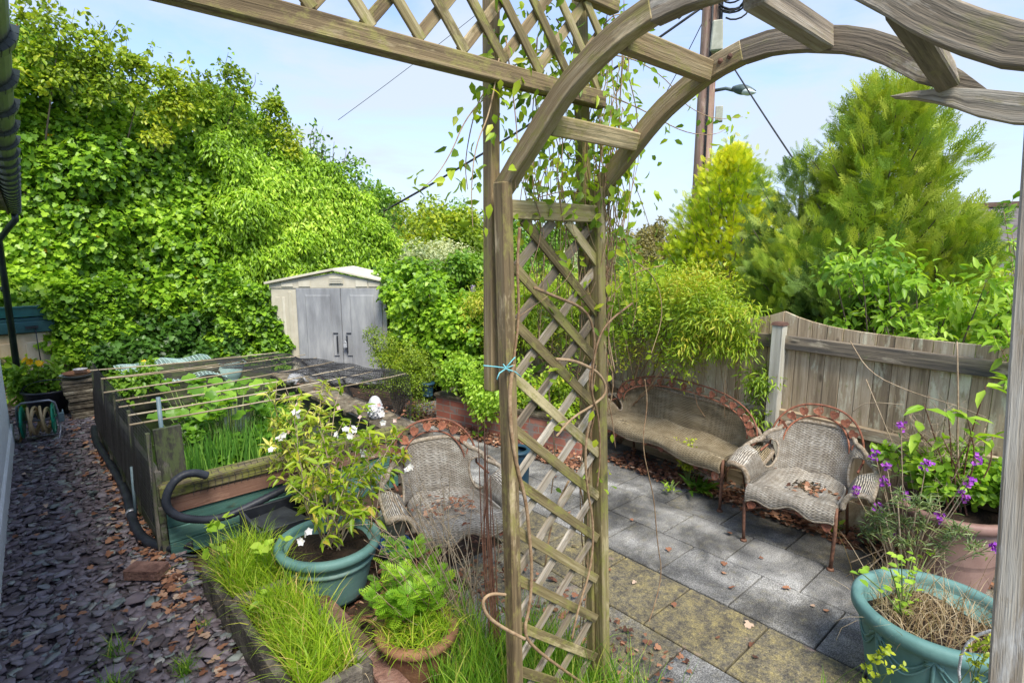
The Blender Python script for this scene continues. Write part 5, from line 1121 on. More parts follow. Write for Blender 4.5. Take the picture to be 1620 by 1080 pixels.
# low ivy and ground plants behind the pond
C=np.concatenate([np.stack([R.uniform(.9,3.2,46),R.uniform(8.6,9.4,46),R.uniform(.1,.9,46)],1)])
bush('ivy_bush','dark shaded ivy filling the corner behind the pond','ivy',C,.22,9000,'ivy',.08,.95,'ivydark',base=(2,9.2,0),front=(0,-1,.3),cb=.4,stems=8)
# ivy over the storage boxes
C=np.array([(random.uniform(.42,1.25),9.3+random.uniform(-.15,.2),random.uniform(.75,1.55)) for _ in range(50)]+[(random.uniform(-.3,.5),9.75,random.uniform(1.2,1.6)) for _ in range(14)]+[(random.uniform(.55,.8),9.2,random.uniform(.55,.9)) for _ in range(8)])
bush('ivy_bush','ivy cascading over the storage boxes by the teal tray','ivy',C,.17,11000,'ivy',.09,.95,'ivy',base=(.8,9.8,0),front=(0,-1,.3),cb=.6,stems=8,shell=(.7,1.1))
# trees beyond
def tree(name,label,pos,h,cr,cz,nb,rad,n,tpl,L_,W_,mat,trunk=.12,**k):
    C=blob(nb,(pos[0],pos[1],cz),cr); t=thing(name,label,'tree',(pos[0],pos[1],0))
    P,D,Nn=puffs(C,rad,n,k.get('front',(-.4,-.6,.2)),k.get('droop',.4),(.5,1.1),.4,k.get('updir',0)); Ls=L_*R.uniform(.6,1.2,n)
    leaves('crown',P,D,Nn,Ls,Ls*W_,tpl,M[mat],t,clump(P,base=k.get('cb',.5),f=k.get('f',.9)))
    m=MB(); m.tube([(pos[0],pos[1],-.1),(pos[0]+.05,pos[1],h*.3),(pos[0],pos[1]+.05,h*.6)],[trunk,trunk*.5],8); m.build('trunk',M['bark'],t)
    idx=R.choice(nb,min(nb,18),replace=False); limbs(None,(pos[0],pos[1],h*.35),[C[i] for i in idx],trunk*.35,M['bark'],'branches',t); return t
def pos(u,d): b=YAW+math.atan((u-810)*math.cos(TH)/F); return (math.sin(b)*d,math.cos(b)*d)
p=pos(545,13); tree('tree','airy dark leaved tree with bare twigs behind the right end of the hedge',p,3.6,(1.1,1.1,1.3),2.35,60,.3,9000,'oval',.10,.6,'mid',front=(-.5,-.5,.3))
p=pos(655,15); tree('tree','rounded mid green tree beyond the pale flowering bush',p,3,(2.0,1.6,1.1),1.9,70,.4,13000,'oval',.12,.6,'hazel')
p=pos(745,17); tree('tree','low green tree on the skyline left of the arch post',p,3,(1.8,1.6,1.2),2.0,60,.4,9000,'oval',.13,.6,'mid',cb=.55)
p=pos(870,20); tree('tree','distant green tree showing behind the lattice top',p,3,(3,2.5,1.2),1.3,70,.5,10000,'oval',.16,.6,'mid')
p=pos(1040,34); tree('tree','distant brownish oak on the skyline right of the arch',p,3.4,(2.2,1.6,1.5),1.6,70,.45,8000,'oval',.2,.6,'brownleaf')
p=pos(980,30); tree('tree','faint brownish tree on the skyline beside the vine stems',p,3,(2.6,1.6,1.4),1.1,60,.45,6000,'oval',.2,.6,'brownleaf')
p=pos(1320,19); tree('tree','green tree far behind the tall conifer',p,3,(2.8,2.0,1.1),.9,60,.45,7000,'oval',.16,.6,'mid')
# mid-distance bushes
p=pos(690,9.4); C=blob(60,(p[0],p[1],1.35),(.75,.6,.75)); bush('pale_bush','silvery white flowering bush behind the shed ivy','bush',C,.22,11000,'oval',.055,.6,'grey',base=(p[0],p[1],0),cb=.6)
p=pos(735,8.2); C=blob(70,(p[0],p[1],1.15),(.65,.6,.75)); t=bush('lilac_bush','fresh green lilac bush left of the arch post','bush',C,.2,11000,'oval',.075,.7,'mid',base=(p[0],p[1],0),cb=.6)
q=at(748,458,Y=p[1]-.5); P=np.array([[q.x+random.gauss(0,.011),q.y+random.gauss(0,.011),q.z+random.uniform(-.05,.06)] for _ in range(150)]); leaves('lilac_flowers',P,rdir(150),rdir(150),.02,.014,'oval',M['lilac'],t)
for (u,d,z,s,nb,nl,mat,lab,tp,LL) in ((850,7.4,1.1,(.7,.7,.6),60,9000,'mid','leafy green bush directly behind the lattice','oval',.065),(915,8.5,1.2,(.8,.8,.7),60,9000,'grey','grey green bush beyond the fence behind the far arch post','oval',.06),(1000,8.2,1.1,(.9,.8,.55),60,10000,'mid','mixed green bush beyond the fence right of the arch','oval',.06)):
    p=pos(u,d); C=blob(nb,(p[0],p[1],z),s); bush('garden_bush',lab,'bush',C,.22,nl,tp,LL,.6,mat,base=(p[0],p[1],0),cb=.55)
p=pos(660,6.6); C=seg_puffs([(3.2,6.0,.95),(3.35,5.6,.85),(3.45,5.3,.75)],40,.14,1); bush('box_bush','small leaved olive green bush behind the netting by the shed','bush',C,.12,7500,'kite',.03,.55,'hazel',base=(3.3,5.7,0),cb=.3,stems=12)
# climbers on the fence
C=[]
for k in range(190):
    s=random.random(); y=5.5-3.3*s; z=1.40-.055*max(0,y-1.8); drop=random.random()**2.0*(.62 if y>2.6 else .25)-random.random()*.22; C.append((4.45+.035*(y-1.83)-.03+random.uniform(-.16,.12),y,z+.12-drop))
C=np.array(C); t=bush('fence_climber','mass of fine leaved climber draped over the fence above the wicker bench','climber',C,.15,30000,'lance',.045,.34,'clem',base=(4.55,3.4,0),front=(-.6,-.4,.3),droop=.15,cb=.6,ca=.3,clf=2.6,shell=(.3,1.6),stems=40,trunkr=.012,smat='stem')
C=[(4.36+random.uniform(-.1,.1),random.uniform(2.0,2.6),random.uniform(1.15,1.45)) for _ in range(20)]+[(4.42,random.uniform(1.90,1.98),random.uniform(.6,1.0)) for _ in range(4)]
C=np.array(C); bush('fence_climber','fan leaved climber spilling beside the pale fence post','climber',C,.13,3400,'lance',.06,.28,'clem',base=(4.45,2.2,0),front=(-1,-.3,.3),droop=.7,cb=.5,stems=14,trunkr=.006,smat='stem',shell=(.4,1.2))
C=np.array([(random.uniform(4.25,4.75),random.uniform(4.6,5.75),random.uniform(.85,1.3)) for _ in range(40)]); bush('fence_climber','yellowish climber hanging over the far fence above the brick planter','climber',C,.15,9000,'lance',.05,.34,'clem',base=(4.7,5.2,0),front=(-1,-.4,.3),droop=.8,cb=.72,stems=14,trunkr=.008,smat='stem',shell=(.4,1.3))
C=np.array([(random.uniform(3.55,4.0),random.uniform(4.1,5.1),random.uniform(.25,.8)) for _ in range(34)]); bush('planter_shrub','airy green shrub growing in the brick planter','shrub',C,.13,5200,'oval',.05,.6,'broad',base=(3.95,4.7,.27),front=(-1,-.4,.3),cb=.6,stems=16,trunkr=.006,smat='redstem',shell=(.3,1.2))
C=np.array([(random.uniform(3.9,4.3),random.uniform(3.45,4.2),random.uniform(.35,.8)) for _ in range(18)]); bush('planter_shrub','green shrub at the bench end of the brick planter','shrub',C,.12,2600,'oval',.045,.6,'clem',base=(4.1,3.8,.27),front=(-1,-.4,.3),cb=.5,stems=14,trunkr=.006,smat='redstem',shell=(.3,1.2))
# ---- conifers: upswept branches carrying flat sprays
def conifer(name,label,pos_,h,rw,nbr,nsp,mat,slen,z0=.3,up=.5,shape=.75,seed=0,cb=.5,jag=.2,tp='spray',power=1.):
    t=thing(name,label,'tree',(pos_[0],pos_[1],0)); B=V((pos_[0],pos_[1],0)); m=MB(); m.tube([B,B+V((.03,0,h*.5)),B+V((0,0,h*.97))],[.09,.012],8); m.build('trunk',M['bark'],t)
    mb=MB(); P=[];D=[];Nn=[];Ls=[]
    for k in range(nbr):
        f=(k+.5)/nbr; z=z0+(h-z0)*(f**.85); a=k*2.399+random.uniform(-.3,.3); rr=rw*((1-f)**shape)*random.uniform(1-jag,1+jag*.6)+.05; dz=rr*up*random.uniform(.6,1.5)+.1
        b=B+V((0,0,max(.1,z-dz*.8))); tip=B+V((math.cos(a)*rr,math.sin(a)*rr,z+dz*.55)); mid=b+(tip-b)*.55+V((0,0,-.12*rr)); pts=smooth([b,mid,tip],1)
        if rr>.25: mb.tube(pts,[.014,.003],4)
        P.append(tip-(tip-mid).normalized()*.05); D.append((tip-mid).normalized()+V((0,0,.5))); Nn.append((random.gauss(0,.7)-.2,random.gauss(0,.7)-.3,.3)); Ls.append(slen*1.35)
        ns=max(4,int(nsp/nbr*(.35+rr/rw)))
        for j in range(ns):
            s=random.uniform(.25,1)**.7; c=b*(1-s)**2+mid*2*s*(1-s)+tip*s*s; d=(tip-mid).normalized(); sw=V((random.gauss(0,.6),random.gauss(0,.6),random.gauss(.15,.45)))
            P.append(c+V([random.gauss(0,.05*rw+.015) for _ in range(3)])); D.append((d*power+sw+V((math.cos(a),math.sin(a),.35))*.4)); Nn.append((random.gauss(0,.7)-.2,random.gauss(0,.7)-.3,random.gauss(.5,.5))); Ls.append(slen*random.uniform(.55,1.2))
    mb.build('branches',M['bark'],t); P=np.array(P); Ls=np.array(Ls)
    leaves('crown',P,np.array(D),np.array(Nn),Ls,Ls*.9,tp,M[mat],t,clump(P,base=cb,amp=.22,rnd=.2,f=1.9)); return t
p=pos(1152,9); conifer('golden_conifer','bright golden yellow conifer with pointed top beside the utility pole',p,3.26,1.12,190,15000,'gold',.12,.4,.7,.78,cb=.5,jag=.25)
p=pos(1385,6.7); conifer('tall_conifer','tall feathery green conifer behind the fence, highest of the conifers',p,3.34,.84,130,4300,'thuja',.22,.5,.8,.55,cb=.74,jag=.55)
p=pos(1262,6.9); conifer('small_conifer','sparse grey green conifer left of the tall conifer',p,2.75,.75,60,1400,'thujad',.18,.5,.6,.6,cb=.6,jag=.5)
p=pos(1290,6.2); conifer('low_conifer','low yellow green conifer spreading behind the fence peak',p,2.0,.8,90,4200,'thuja',.16,.5,.4,.45,cb=.8,jag=.35)
p=pos(1490,6.6); conifer('low_conifer','conifer with lime tips behind the broad leaved shrub',p,2.15,.8,80,2600,'thuja',.16,.5,.4,.5,cb=.7,jag=.35)
p=pos(1350,5.7); conifer('low_conifer','dark low conifer hugging the back of the fence',p,1.75,.65,70,3500,'thujad',.15,.5,.3,.4,cb=.45,jag=.3)
# broad leaved shrub leaning over the fence, right
p=pos(1480,5.1); C=np.array([(p[0]+random.gauss(0,.22),p[1]+random.uniform(-.75,.6),1.25+random.random()**1.4*.75) for _ in range(38)])
bush('broad_leaved_shrub','shrub with fresh broad leaves rising over the right of the fence','shrub',C,.14,2500,'lance',.085,.52,'broad',base=(p[0],p[1],.1),front=(-.6,-.2,.5),droop=.5,cb=.6,stems=44,trunkr=.014,smat='bark',shell=(.2,1.3))
# ---- the vine on the arch
vt=thing('arch_vine','leafy climber with bare stems wound round the far arch post and lattice','climber',(1.85,1.42,0))
m=MB(); LP=[]
def addleaf(q,n=3,s=.02):
    for _ in range(n): LP.append(tuple(q+V([random.gauss(0,s) for _ in range(3)])))
for k in range(20):
    x=X2+random.gauss(.03,.05); y=YL+random.gauss(.02,.05); z0=random.choice((.0,1.0,1.2,1.5,1.6)); z1=random.uniform(2.3,2.9); pts=[]; 
    for j in range(14): f=j/13; x+=random.gauss(0,.022); y+=random.gauss(0,.018); x+=(X2+.03-x)*.15; y+=(YL-y)*.15; pts.append((x,y,z0+(z1-z0)*f))
    m.tube(smooth(pts,1),[random.uniform(.002,.004),.0015],4)
    for p_ in pts[7:]: 
        if random.random()<.42: addleaf(V(p_),2,.05)
# thick stems winding through the lattice (followed from the photograph)
def vs(pts,r,dy=-.03,lf=.0):
    P_=smooth([at(u,v,Y=YL+dy) for u,v in pts],2); m.tube(P_,r if isinstance(r,list) else [r,r*.7],6)
    for p_ in P_:
        if random.random()<lf: addleaf(p_,2,.03)
vs([(812,576),(806,620),(808,680),(818,740),(832,790),(838,850),(842,905),(838,960),(828,1000),(845,1025),(900,1065),(930,1085)],.008)
vs([(822,360),(818,420),(822,500),(812,576)],.006,lf=.1); vs([(845,455),(880,470),(920,485),(938,510),(942,560),(930,600),(940,640)],.006,-.05,.1)
vs([(880,568),(910,570),(950,590),(962,620),(940,640),(905,660),(880,690)],.0065,-.05,.06); vs([(1000,480),(960,510),(945,540),(938,580),(935,620),(948,660),(950,720),(945,770)],.0045,-.06,.1)
vs([(830,1010),(800,995),(770,975),(762,950),(775,938),(800,940)],.007,-.10); vs([(940,640),(925,700),(928,770),(940,830),(935,900),(915,960),(905,1010)],.006,-.04)
vs([(900,760),(880,800),(868,850),(862,900),(850,960)],.005,.05); vs([(905,740),(925,790),(918,850),(930,900)],.004,.05); vs([(870,560),(868,640),(880,720),(872,780)],.004,.08,.05)
vs([(960,0),(985,60),(1000,110),(960,170),(985,230),(975,290)],.003,.0,.5)
# loose hanging strands left of the post and trailing off the arch
for pts in ([(880,120),(820,130),(770,150),(735,190),(715,240),(690,280),(665,300)],[(860,80),(800,110),(760,150),(745,200),(735,260),(740,300)],[(790,90),(775,180),(752,230),(745,300),(748,360)],[(960,85),(1010,95),(1060,130),(1080,165),(1130,190),(1175,185)],[(960,150),(1020,175),(1080,210),(1130,215),(1155,200)],[(985,90),(1000,140),(1010,190),(1005,260),(995,330),(990,400)],[(850,60),(845,140),(852,200),(840,260),(850,330)],[(800,60),(812,150),(820,230),(815,300)],[(955,200),(985,240),(1000,300),(985,360),(975,420),(985,480)],[(950,320),(900,300),(860,310),(830,318)],[(945,330),(975,350),(1000,400),(1010,470),(1000,520)],[(880,30),(905,70),(930,120),(940,180)],[(955,40),(975,20),(1000,30),(1015,60)],[(1050,420),(1000,430),(965,470),(950,520),(940,600)],[(1000,410),(1040,440),(1050,500),(1030,560)]):
    vs(pts,[.0028,.0012],random.uniform(-.05,.1),.55)
vs([(1020,600),(1025,640),(1015,700),(1028,760),(1035,790),(1040,860),(1048,905),(1035,960),(1020,1000),(985,1040),(960,1060)],[.003,.0025],.15)
for k in range(60):
    u0=random.uniform(840,1000); v0=random.uniform(150,330); vs([(u0,v0),(u0+random.gauss(0,14),v0+60),(u0+random.gauss(0,20),v0+130),(u0+random.gauss(5,30),v0+200+random.random()*90)],[.0020,.0011],random.uniform(-.03,.12),.12)
m.build('stems',M['stem'],vt)
for k in range(230):
    u=random.gauss(930,45); v=random.uniform(60,345); addleaf(at(u,v,Y=YL+random.uniform(-.08,.12)),2,.02)
for k in range(120):
    u=random.uniform(770,900); v=random.gauss(120,60); 
    if random.random()<.55: addleaf(at(u,v,Y=YL+random.uniform(-.03,.1)),2,.02)
for k in range(90): addleaf(at(random.uniform(830,950),random.uniform(340,640),Y=YL+random.uniform(0,.12)),1,.02)
LP=np.array(LP); n=len(LP); leaves('leaves',LP,rdir(n)*.8+[0,0,-.6],rdir(n)+[-.3,-.8,.4],R.uniform(.025,.055,n),R.uniform(.018,.034,n),'lance',M['clem'],vt,R.random(n)*.9)
# ================================================================ NEAR PLANTS
def shrubby(name,label,cat,base,tips,nl,tpl,L_,W_,mat,smat,r=.006,jit=.06,droop=.3,group=None,whorl=5,tintb=.5,fork=3):
    """stems that fork towards their tips, each tip with a whorl of leaves"""
    t=thing(name,label,cat,tuple(base),group=group); m=MB(); P=[];D=[]
    for tp in tips:
        tp=V(tp); b=V(base)+V((random.gauss(0,.03),random.gauss(0,.03),0)); mid=b+(tp-b)*.5+V((random.gauss(0,.05),random.gauss(0,.05),.04)); pl=smooth([b,mid,tp],2); m.tube(pl,[r,r*.35],5)
        ends=[(pl[-1],(pl[-1]-pl[-3]).normalized())]
        for f in range(fork):
            i=random.randrange(len(pl)//3,len(pl)-1); d=(pl[i+1]-pl[i-1]).normalized(); e=pl[i]+(d+V([random.gauss(0,.6) for _ in range(3)])).normalized()*random.uniform(.04,.04+jit*2.2); m.tube([pl[i],(pl[i]+e)/2+V((0,0,-.005)),e],[r*.45,r*.25],4); ends.append((e,(e-pl[i]).normalized()))
        for e,d in ends:
            for j in range(whorl): 
                o=V([random.gauss(0,1) for _ in range(3)]); o=(o-d*o.dot(d)*.6).normalized(); P.append(tuple(e-d*random.uniform(0,jit))); D.append(tuple(d*.4+o*.9+V((0,0,-droop*random.random()))))
    m.build('stems',M[smat],t); P=np.array(P); D=np.array(D); n=len(P)
    if nl and n>nl: s=R.choice(n,nl,replace=False); P=P[s];D=D[s];n=nl
    Ls=R.uniform(.6,1.15,n)*L_; leaves('foliage',P,D,rdir(n)*.5+[0,0,.9],Ls,Ls*W_,tpl,M[mat],t,np.clip(R.normal(tintb,.22,n),0,1)); return t
def flowers(par,name,C,r,mat,n=5,off=.008,world=True):
    P=[];D=[];Nn=[]
    for c in C:
        ax=V([random.gauss(0,.5) for _ in range(3)])+V((-.5,-.6,.5)); ax.normalize(); a=ax.orthogonal().normalized(); b=ax.cross(a)
        for k in range(n): th=2*math.pi*k/n+random.random()*.2; P.append(tuple(c)); D.append(tuple(a*math.cos(th)+b*math.sin(th)+ax*.45)); Nn.append(tuple(ax))
    P=np.array(P); return leaves(name,P,np.array(D),np.array(Nn),r,r*.85,'oval',M[mat],par)
# flowering shrub in the green pot
B0=PG+V((.02,.0,.27)); tips=[]
for (u,v,y) in ((480,770,2.9),(505,660,3.1),(530,640,3.2),(470,700,2.9),(555,665,3.1),(590,690,3.0),(615,705,3.0),(640,720,3.05),(600,745,3.0),(560,730,2.95),(520,720,3.0),(495,740,2.9),(575,645,3.3),(545,690,3.2),(620,740,3.1),(590,770,2.95),(510,690,3.1),(575,710,2.9),(535,760,2.9),(500,800,2.75),(585,800,2.75),(625,690,3.2),(465,655,3.2),(605,720,2.9),(555,780,2.8)):
    tips.append(at(u,v,Y=y)); 0
ws=shrubby('flowering_shrub','leafy shrub with small white flowers in the round sage green pot','shrub',B0,tips,None,'lance',.085,.38,'clem','twig',.005,.07,.35,whorl=6,tintb=.6,fork=4)
fl=[at(u,v,Y=y) for u,v,y in ((547,679,2.95),(560,680,2.95),(488,842,2.66),(478,850,2.66),(649,739,2.95),(573,717,2.9),(535,690,3),(553,690,2.95),(602,655,3.0),(593,648,3.0),(605,668,3.0),(604,655,3.05),(472,655,3.05),(645,745,2.95))]
flowers(ws,'blossom',[f+V([random.gauss(0,.006) for _ in range(3)]) for f in fl for _ in range(2)],.022,'flowerwhite')
[flowers(ws,'flower_bud',[at(u,v,Y=3.0)],.016,'flowerpink',4) for u,v in ((535,645),(570,660),(470,640),(600,640),(625,665),(590,720))]
tips=[at(u+random.gauss(0,6),v+random.gauss(0,6),Y=y) for (u,v,y) in ((430,640,3.6),(450,630,3.7),(475,645,3.7),(500,655,3.7),(440,670,3.6),(465,680,3.6),(430,690,3.6),(450,710,3.6),(490,680,3.7),(505,620,3.8),(520,650,3.8),(420,660,3.7),(475,720,3.6),(445,655,3.6),(460,630,3.8),(485,665,3.7),(500,700,3.6),(470,660,3.6))]
vsb=shrubby('variegated_shrub','yellow variegated shrub with white flowers against the pond corner','shrub',(1.5,3.72,0),tips,None,'lance',.07,.33,'varieg','twig',.006,.06,.35,whorl=7,tintb=.6,fork=7)
flowers(vsb,'blossom',[at(u,v,Y=3.55)+V([random.gauss(0,.008) for _ in range(3)]) for u,v in ((441,692),(437,695),(445,688),(428,709),(432,710),(465,647),(467,652))],.024,'flowerwhite'); [flowers(vsb,'flower_bud',[q_],.022,'flowerpink') for q_ in (at(453,681,Y=3.55),at(458,683,Y=3.55))]
# ferny shrub in terracotta pot
B0=PT+V((0,0,.19)); tips=[at(u,v,Y=y) for u,v,y in ((655,860,2.3),(640,880,2.3),(675,870,2.3),(620,900,2.25),(600,920,2.2),(690,900,2.2),(700,925,2.2),(640,910,2.1),(665,905,2.15),(610,950,2.1),(680,940,2.05),(645,940,2.05),(625,860,2.4),(595,950,2.15),(660,930,2.1))]
t=thing('ferny_shrub','low shrub of ferny toothed leaves in the terracotta pot','shrub',tuple(B0)); m=MB(); P=[];D=[]
for tp in tips:
    pl=smooth([B0,(B0+tp)/2+V((random.gauss(0,.02),random.gauss(0,.02),.0)),tp],2); m.tube(pl,[.005,.002],5)
    for j in range(26): i=random.randrange(len(pl)//4,len(pl)); a=random.random()*6.28; P.append(tuple(pl[i])); D.append((math.cos(a),math.sin(a),random.uniform(-.1,.9)))
m.build('stems',M['redstem'],t); n=len(P); Ls=R.uniform(.06,.12,n); leaves('fronds',P,D,rdir(n)*.4+[0,0,1],Ls,Ls*.75,'fern',M['fern'],t,np.clip(R.normal(.5,.2,n),0,1))
# ---- grass
def grassbox(n,x0,x1,y0,y1,z): return np.stack([R.uniform(x0,x1,n),R.uniform(y0,y1,n),np.full(n,z)],1)
for lab,(x0,x1,y0,y1),n,h in (('long bright grass growing in the nearer stone trough',(.75,1.0,2.12,2.86),2100,(.09,.30)),('long bright grass growing in the farther stone trough',(.73,1.0,2.98,3.40),1700,(.10,.34))):
    P=grassbox(n,x0,x1,y0,y1,.15); o=blades('trough_grass',P,R.random(n)*6.28,np.abs(R.normal(.32,.3,n)),h[0]+(h[1]-h[0])*R.random(n)**1.7,R.uniform(.0035,.008,n),M['grass'],bend=R.uniform(.2,1.5,n),tint=np.clip(R.normal(.5,.27,n),0,1)); tag(o,lab,'grass',kind='stuff')
for (u,v,y) in ((345,825,3.1),(360,872,3.0),(418,865,2.75),(425,930,2.6),(405,1010,2.35),(330,880,3.15)):
    b=at(u,v,Y=y); g=V((b.x,y,.16)); tips=[b+V([random.gauss(0,.035) for _ in range(3)]) for _ in range(4)]
lab=['broad leaved weed with pale rosette at the far end of the trough grass','small pale leaved weed low in the farther trough','pale leaved weed at the back of the farther trough','pale leaved weed between the two grass troughs']
for k,(u,v) in enumerate(((347,830),(338,880),(420,865),(425,940))):
    y=(3.15,3.2,2.98,2.75)[k]; b=at(u,v,Y=y); tips=[b+V((random.gauss(0,.035),random.gauss(0,.035),random.gauss(0,.015))) for _ in range(5)]
    shrubby('pale_weed',lab[k],'weed',(b.x+.02,y,.16),tips,None,'oval',.06,.75,'broad','greenstem',.002,.01,.1,whorl=3,tintb=.9,fork=0)
def tuft(label,u,v,n,h,spread=.04,mat='grassdeep'):
    b=at(u,v,Z=.015); P=np.stack([b.x+R.normal(0,spread*.5,n),b.y+R.normal(0,spread*.5,n),np.full(n,.015)],1); o=blades('grass_tuft',P,R.random(n)*6.28,np.abs(R.normal(.5,.35,n)),R.uniform(h*.5,h,n),R.uniform(.003,.006,n),M[mat],bend=R.uniform(.1,.9,n)); return tag(o,label,'grass tuft',group='grass tufts in the slate path')
tuft('grass tuft in the slate with the tallest thin blades',185,1035,46,.17); tuft('dense small grass tuft in the slate nearest the stone trough',295,1062,80,.13); tuft('grass tuft in the slate at the bottom edge of the view',180,1092,60,.13,.06); tuft('thin sparse grass tuft on the slate beside the trough side',320,995,16,.10)
# grass around the arch foot
n=3300; P=np.stack([R.uniform(1.22,1.84,n),R.uniform(1.05,2.2,n),np.full(n,0.)],1); keep=((P[:,0]-PT.x)**2+(P[:,1]-PT.y)**2>.034)&~((P[:,0]>1.6)&(P[:,1]>1.9)); P=P[keep]; n=len(P)
o=blades('long_grass',P,R.random(n)*6.28,np.abs(R.normal(.16,.2,n)),R.uniform(.12,.40,n),R.uniform(.004,.009,n),M['grassdeep'],bend=R.uniform(.1,.9,n)); tag(o,'long green grass growing round the foot of the left arch posts','grass',kind='stuff')
n=700; th=R.random(n)*6.28; rr=.175*np.sqrt(R.random(n)); P=np.stack([PT.x+rr*np.cos(th),PT.y+rr*np.sin(th),np.full(n,.19)],1); o=blades('pot_grass',P,R.random(n)*6.28,np.abs(R.normal(.4,.4,n)),R.uniform(.08,.24,n),R.uniform(.003,.006,n),M['grass'],bend=R.uniform(.5,2.2,n)); tag(o,'straw tinged grass in the terracotta pot','grass',kind='stuff')
n=240; P=np.stack([R.uniform(2.05,2.45,n),R.uniform(.40,.72,n),np.full(n,0.)],1); o=blades('corner_grass',P,R.random(n)*6.28,np.abs(R.normal(.2,.2,n)),R.uniform(.12,.30,n),R.uniform(.005,.009,n),M['grassdeep'],bend=R.uniform(.1,.8,n)); tag(o,'grass tuft in front of the swagged pot at the lower right','grass',kind='stuff')
# bare twiggy shrub between pot and arch
t=thing('bare_shrub','bare twiggy shrub with fine dry stems left of the arch foot','shrub',(1.62,2.25,0)); m=MB()
for k in range(60):
    tp=at(random.uniform(560,790),random.uniform(720,960),Y=random.uniform(1.9,2.6)); b=V((1.60+random.gauss(0,.05),2.15+random.gauss(0,.06),0)); mid=(b+tp)/2+V((random.gauss(0,.06),random.gauss(0,.06),.03)); pl=smooth([b,mid,tp],2); m.tube(pl,[random.uniform(.002,.0045),.0012],4)
    for j in range(3): i=random.randrange(len(pl)//2,len(pl)); e=pl[i]+V([random.gauss(0,.06) for _ in range(3)]); m.tube([pl[i],e],[.0014,.0008],3)
m.build('twigs',M['twig'],t)
t=thing('red_stemmed_cane','upright reddish bramble stems just left of the arch post','shrub',(1.55,1.9,0)); m=MB()
for k in range(9):
    x=at(772+random.gauss(0,4),800,Y=1.9).x; m.tube(smooth([(x+.05,1.9,0),(x+random.gauss(0,.01),1.9,.6),(x+random.gauss(0,.02),1.9,random.uniform(.9,1.25))],1),[.0045,.0015],5)
m.build('stems',M['redstem'],t)
# pond plants
def iris(label,u,v,y,n,h,s):
    b=at(u,v,Y=y); P=np.stack([b.x+R.normal(0,s,n),y+R.normal(0,s*.8,n),np.full(n,.29)],1); tag(blades('iris_clump',P,R.random(n)*6.28,np.abs(R.normal(.05,.08,n)),R.uniform(h*.6,h,n),R.uniform(.010,.018,n),M['iris'],bend=R.uniform(0,.3,n)),label,'iris clump',group='iris clumps in the pond')
iris('upright iris clump at the left of the pond by the white ornament',300,730,4.45,80,.36,.06); iris('dense iris clump in the middle of the pond front',350,715,4.6,150,.38,.10); iris('iris clump at the right of the pond behind the variegated shrub',405,710,4.55,130,.40,.08)
t=thing('round_leaved_plant','big round leaved water plant in the middle of the pond','water plant',(1.4,5.4,.3)); m=MB(); 
RL=[]
for k in range(95):
    u=random.gauss(350,55); v=random.uniform(600,665); z=.45+.38*random.random(); q=at(u,v,Z=z); 
    if q.x<.8 or q.x>2.25 or q.y<4.6 or q.y>6.7: continue
    r_=random.uniform(.04,.07); RL.append((q,r_)); m.tube([(q.x*.7+1.4*.3,q.y*.7+5.4*.3,.28),q],[.005,.003],4)
m.build('stalks',M['greenstem'],t); m=MB()
for q,r_ in RL:
    nx=V((random.gauss(-.1,.35),random.gauss(-.2,.35),1)).normalized(); a=nx.orthogonal().normalized(); b=nx.cross(a); n_=14; vs_=[q]+[q+(a*math.cos(2*math.pi*i/n_)+b*math.sin(2*math.pi*i/n_))*r_*(1+.08*math.sin(i*2.9))+nx*(.02+.012*math.sin(i*2.1)) for i in range(n_)]
    m.add(vs_,[(0,i+1,(i+1)%n_+1) for i in range(n_)],None,random.gauss(.6,.2),True)
m.build('leaves',M['padleaf'],t,fixn=False)
C=np.array([(random.uniform(.9,1.9),random.uniform(4.5,5.4),random.uniform(.32,.55)) for _ in range(22)]); bush('marsh_plant','low lime green marsh plants among the irises','water plant',C,.1,1600,'oval',.06,.85,'padleaf',base=(1.4,4.9,.3),front=(0,-.6,.6),stems=0,cb=.5)
C=np.array([(random.uniform(.75,1.2),random.uniform(6.2,6.8),random.uniform(.5,.75)) for _ in range(10)]); bush('marsh_plant','leafy plants at the far left corner of the pond','water plant',C,.1,700,'oval',.07,.6,'mid',base=(1,6.5,.3),front=(0,-.6,.6),stems=0,cb=.7)
# poppies by the downpipe
B0=V((.22,8.75,0)); tips=[B0+V((random.gauss(0,.16),random.gauss(-.05,.12),random.uniform(.15,.65))) for _ in range(34)]
yp=shrubby('poppy_plant','leafy plant with yellow flowers beside the black downpipe','flower plant',B0,tips,None,'oval',.12,.5,'mid','greenstem',.005,.05,.5,whorl=6,tintb=.75,fork=2); [flowers(yp,'yellow_flower',[at(u,v,Y=8.4)],.05,'yellow',7) for u,v in ((40,570),(60,575),(67,577),(48,572))]
m=MB(); 
for u,v in ((40,572),(60,576)): q=at(u,v,Y=8.4); m.tube([B0+V((0,0,.2)),q],[.004,.003],4)
m.build('flower_stalks',M['greenstem'],yp)
tag(flowers(None,'orange_flowers',[at(u,v,Y=8.3) for u,v in ((228,573),(238,570),(233,575))],.04,'yellow',6),'orange yellow flowers in the ivy behind the pond','flower')
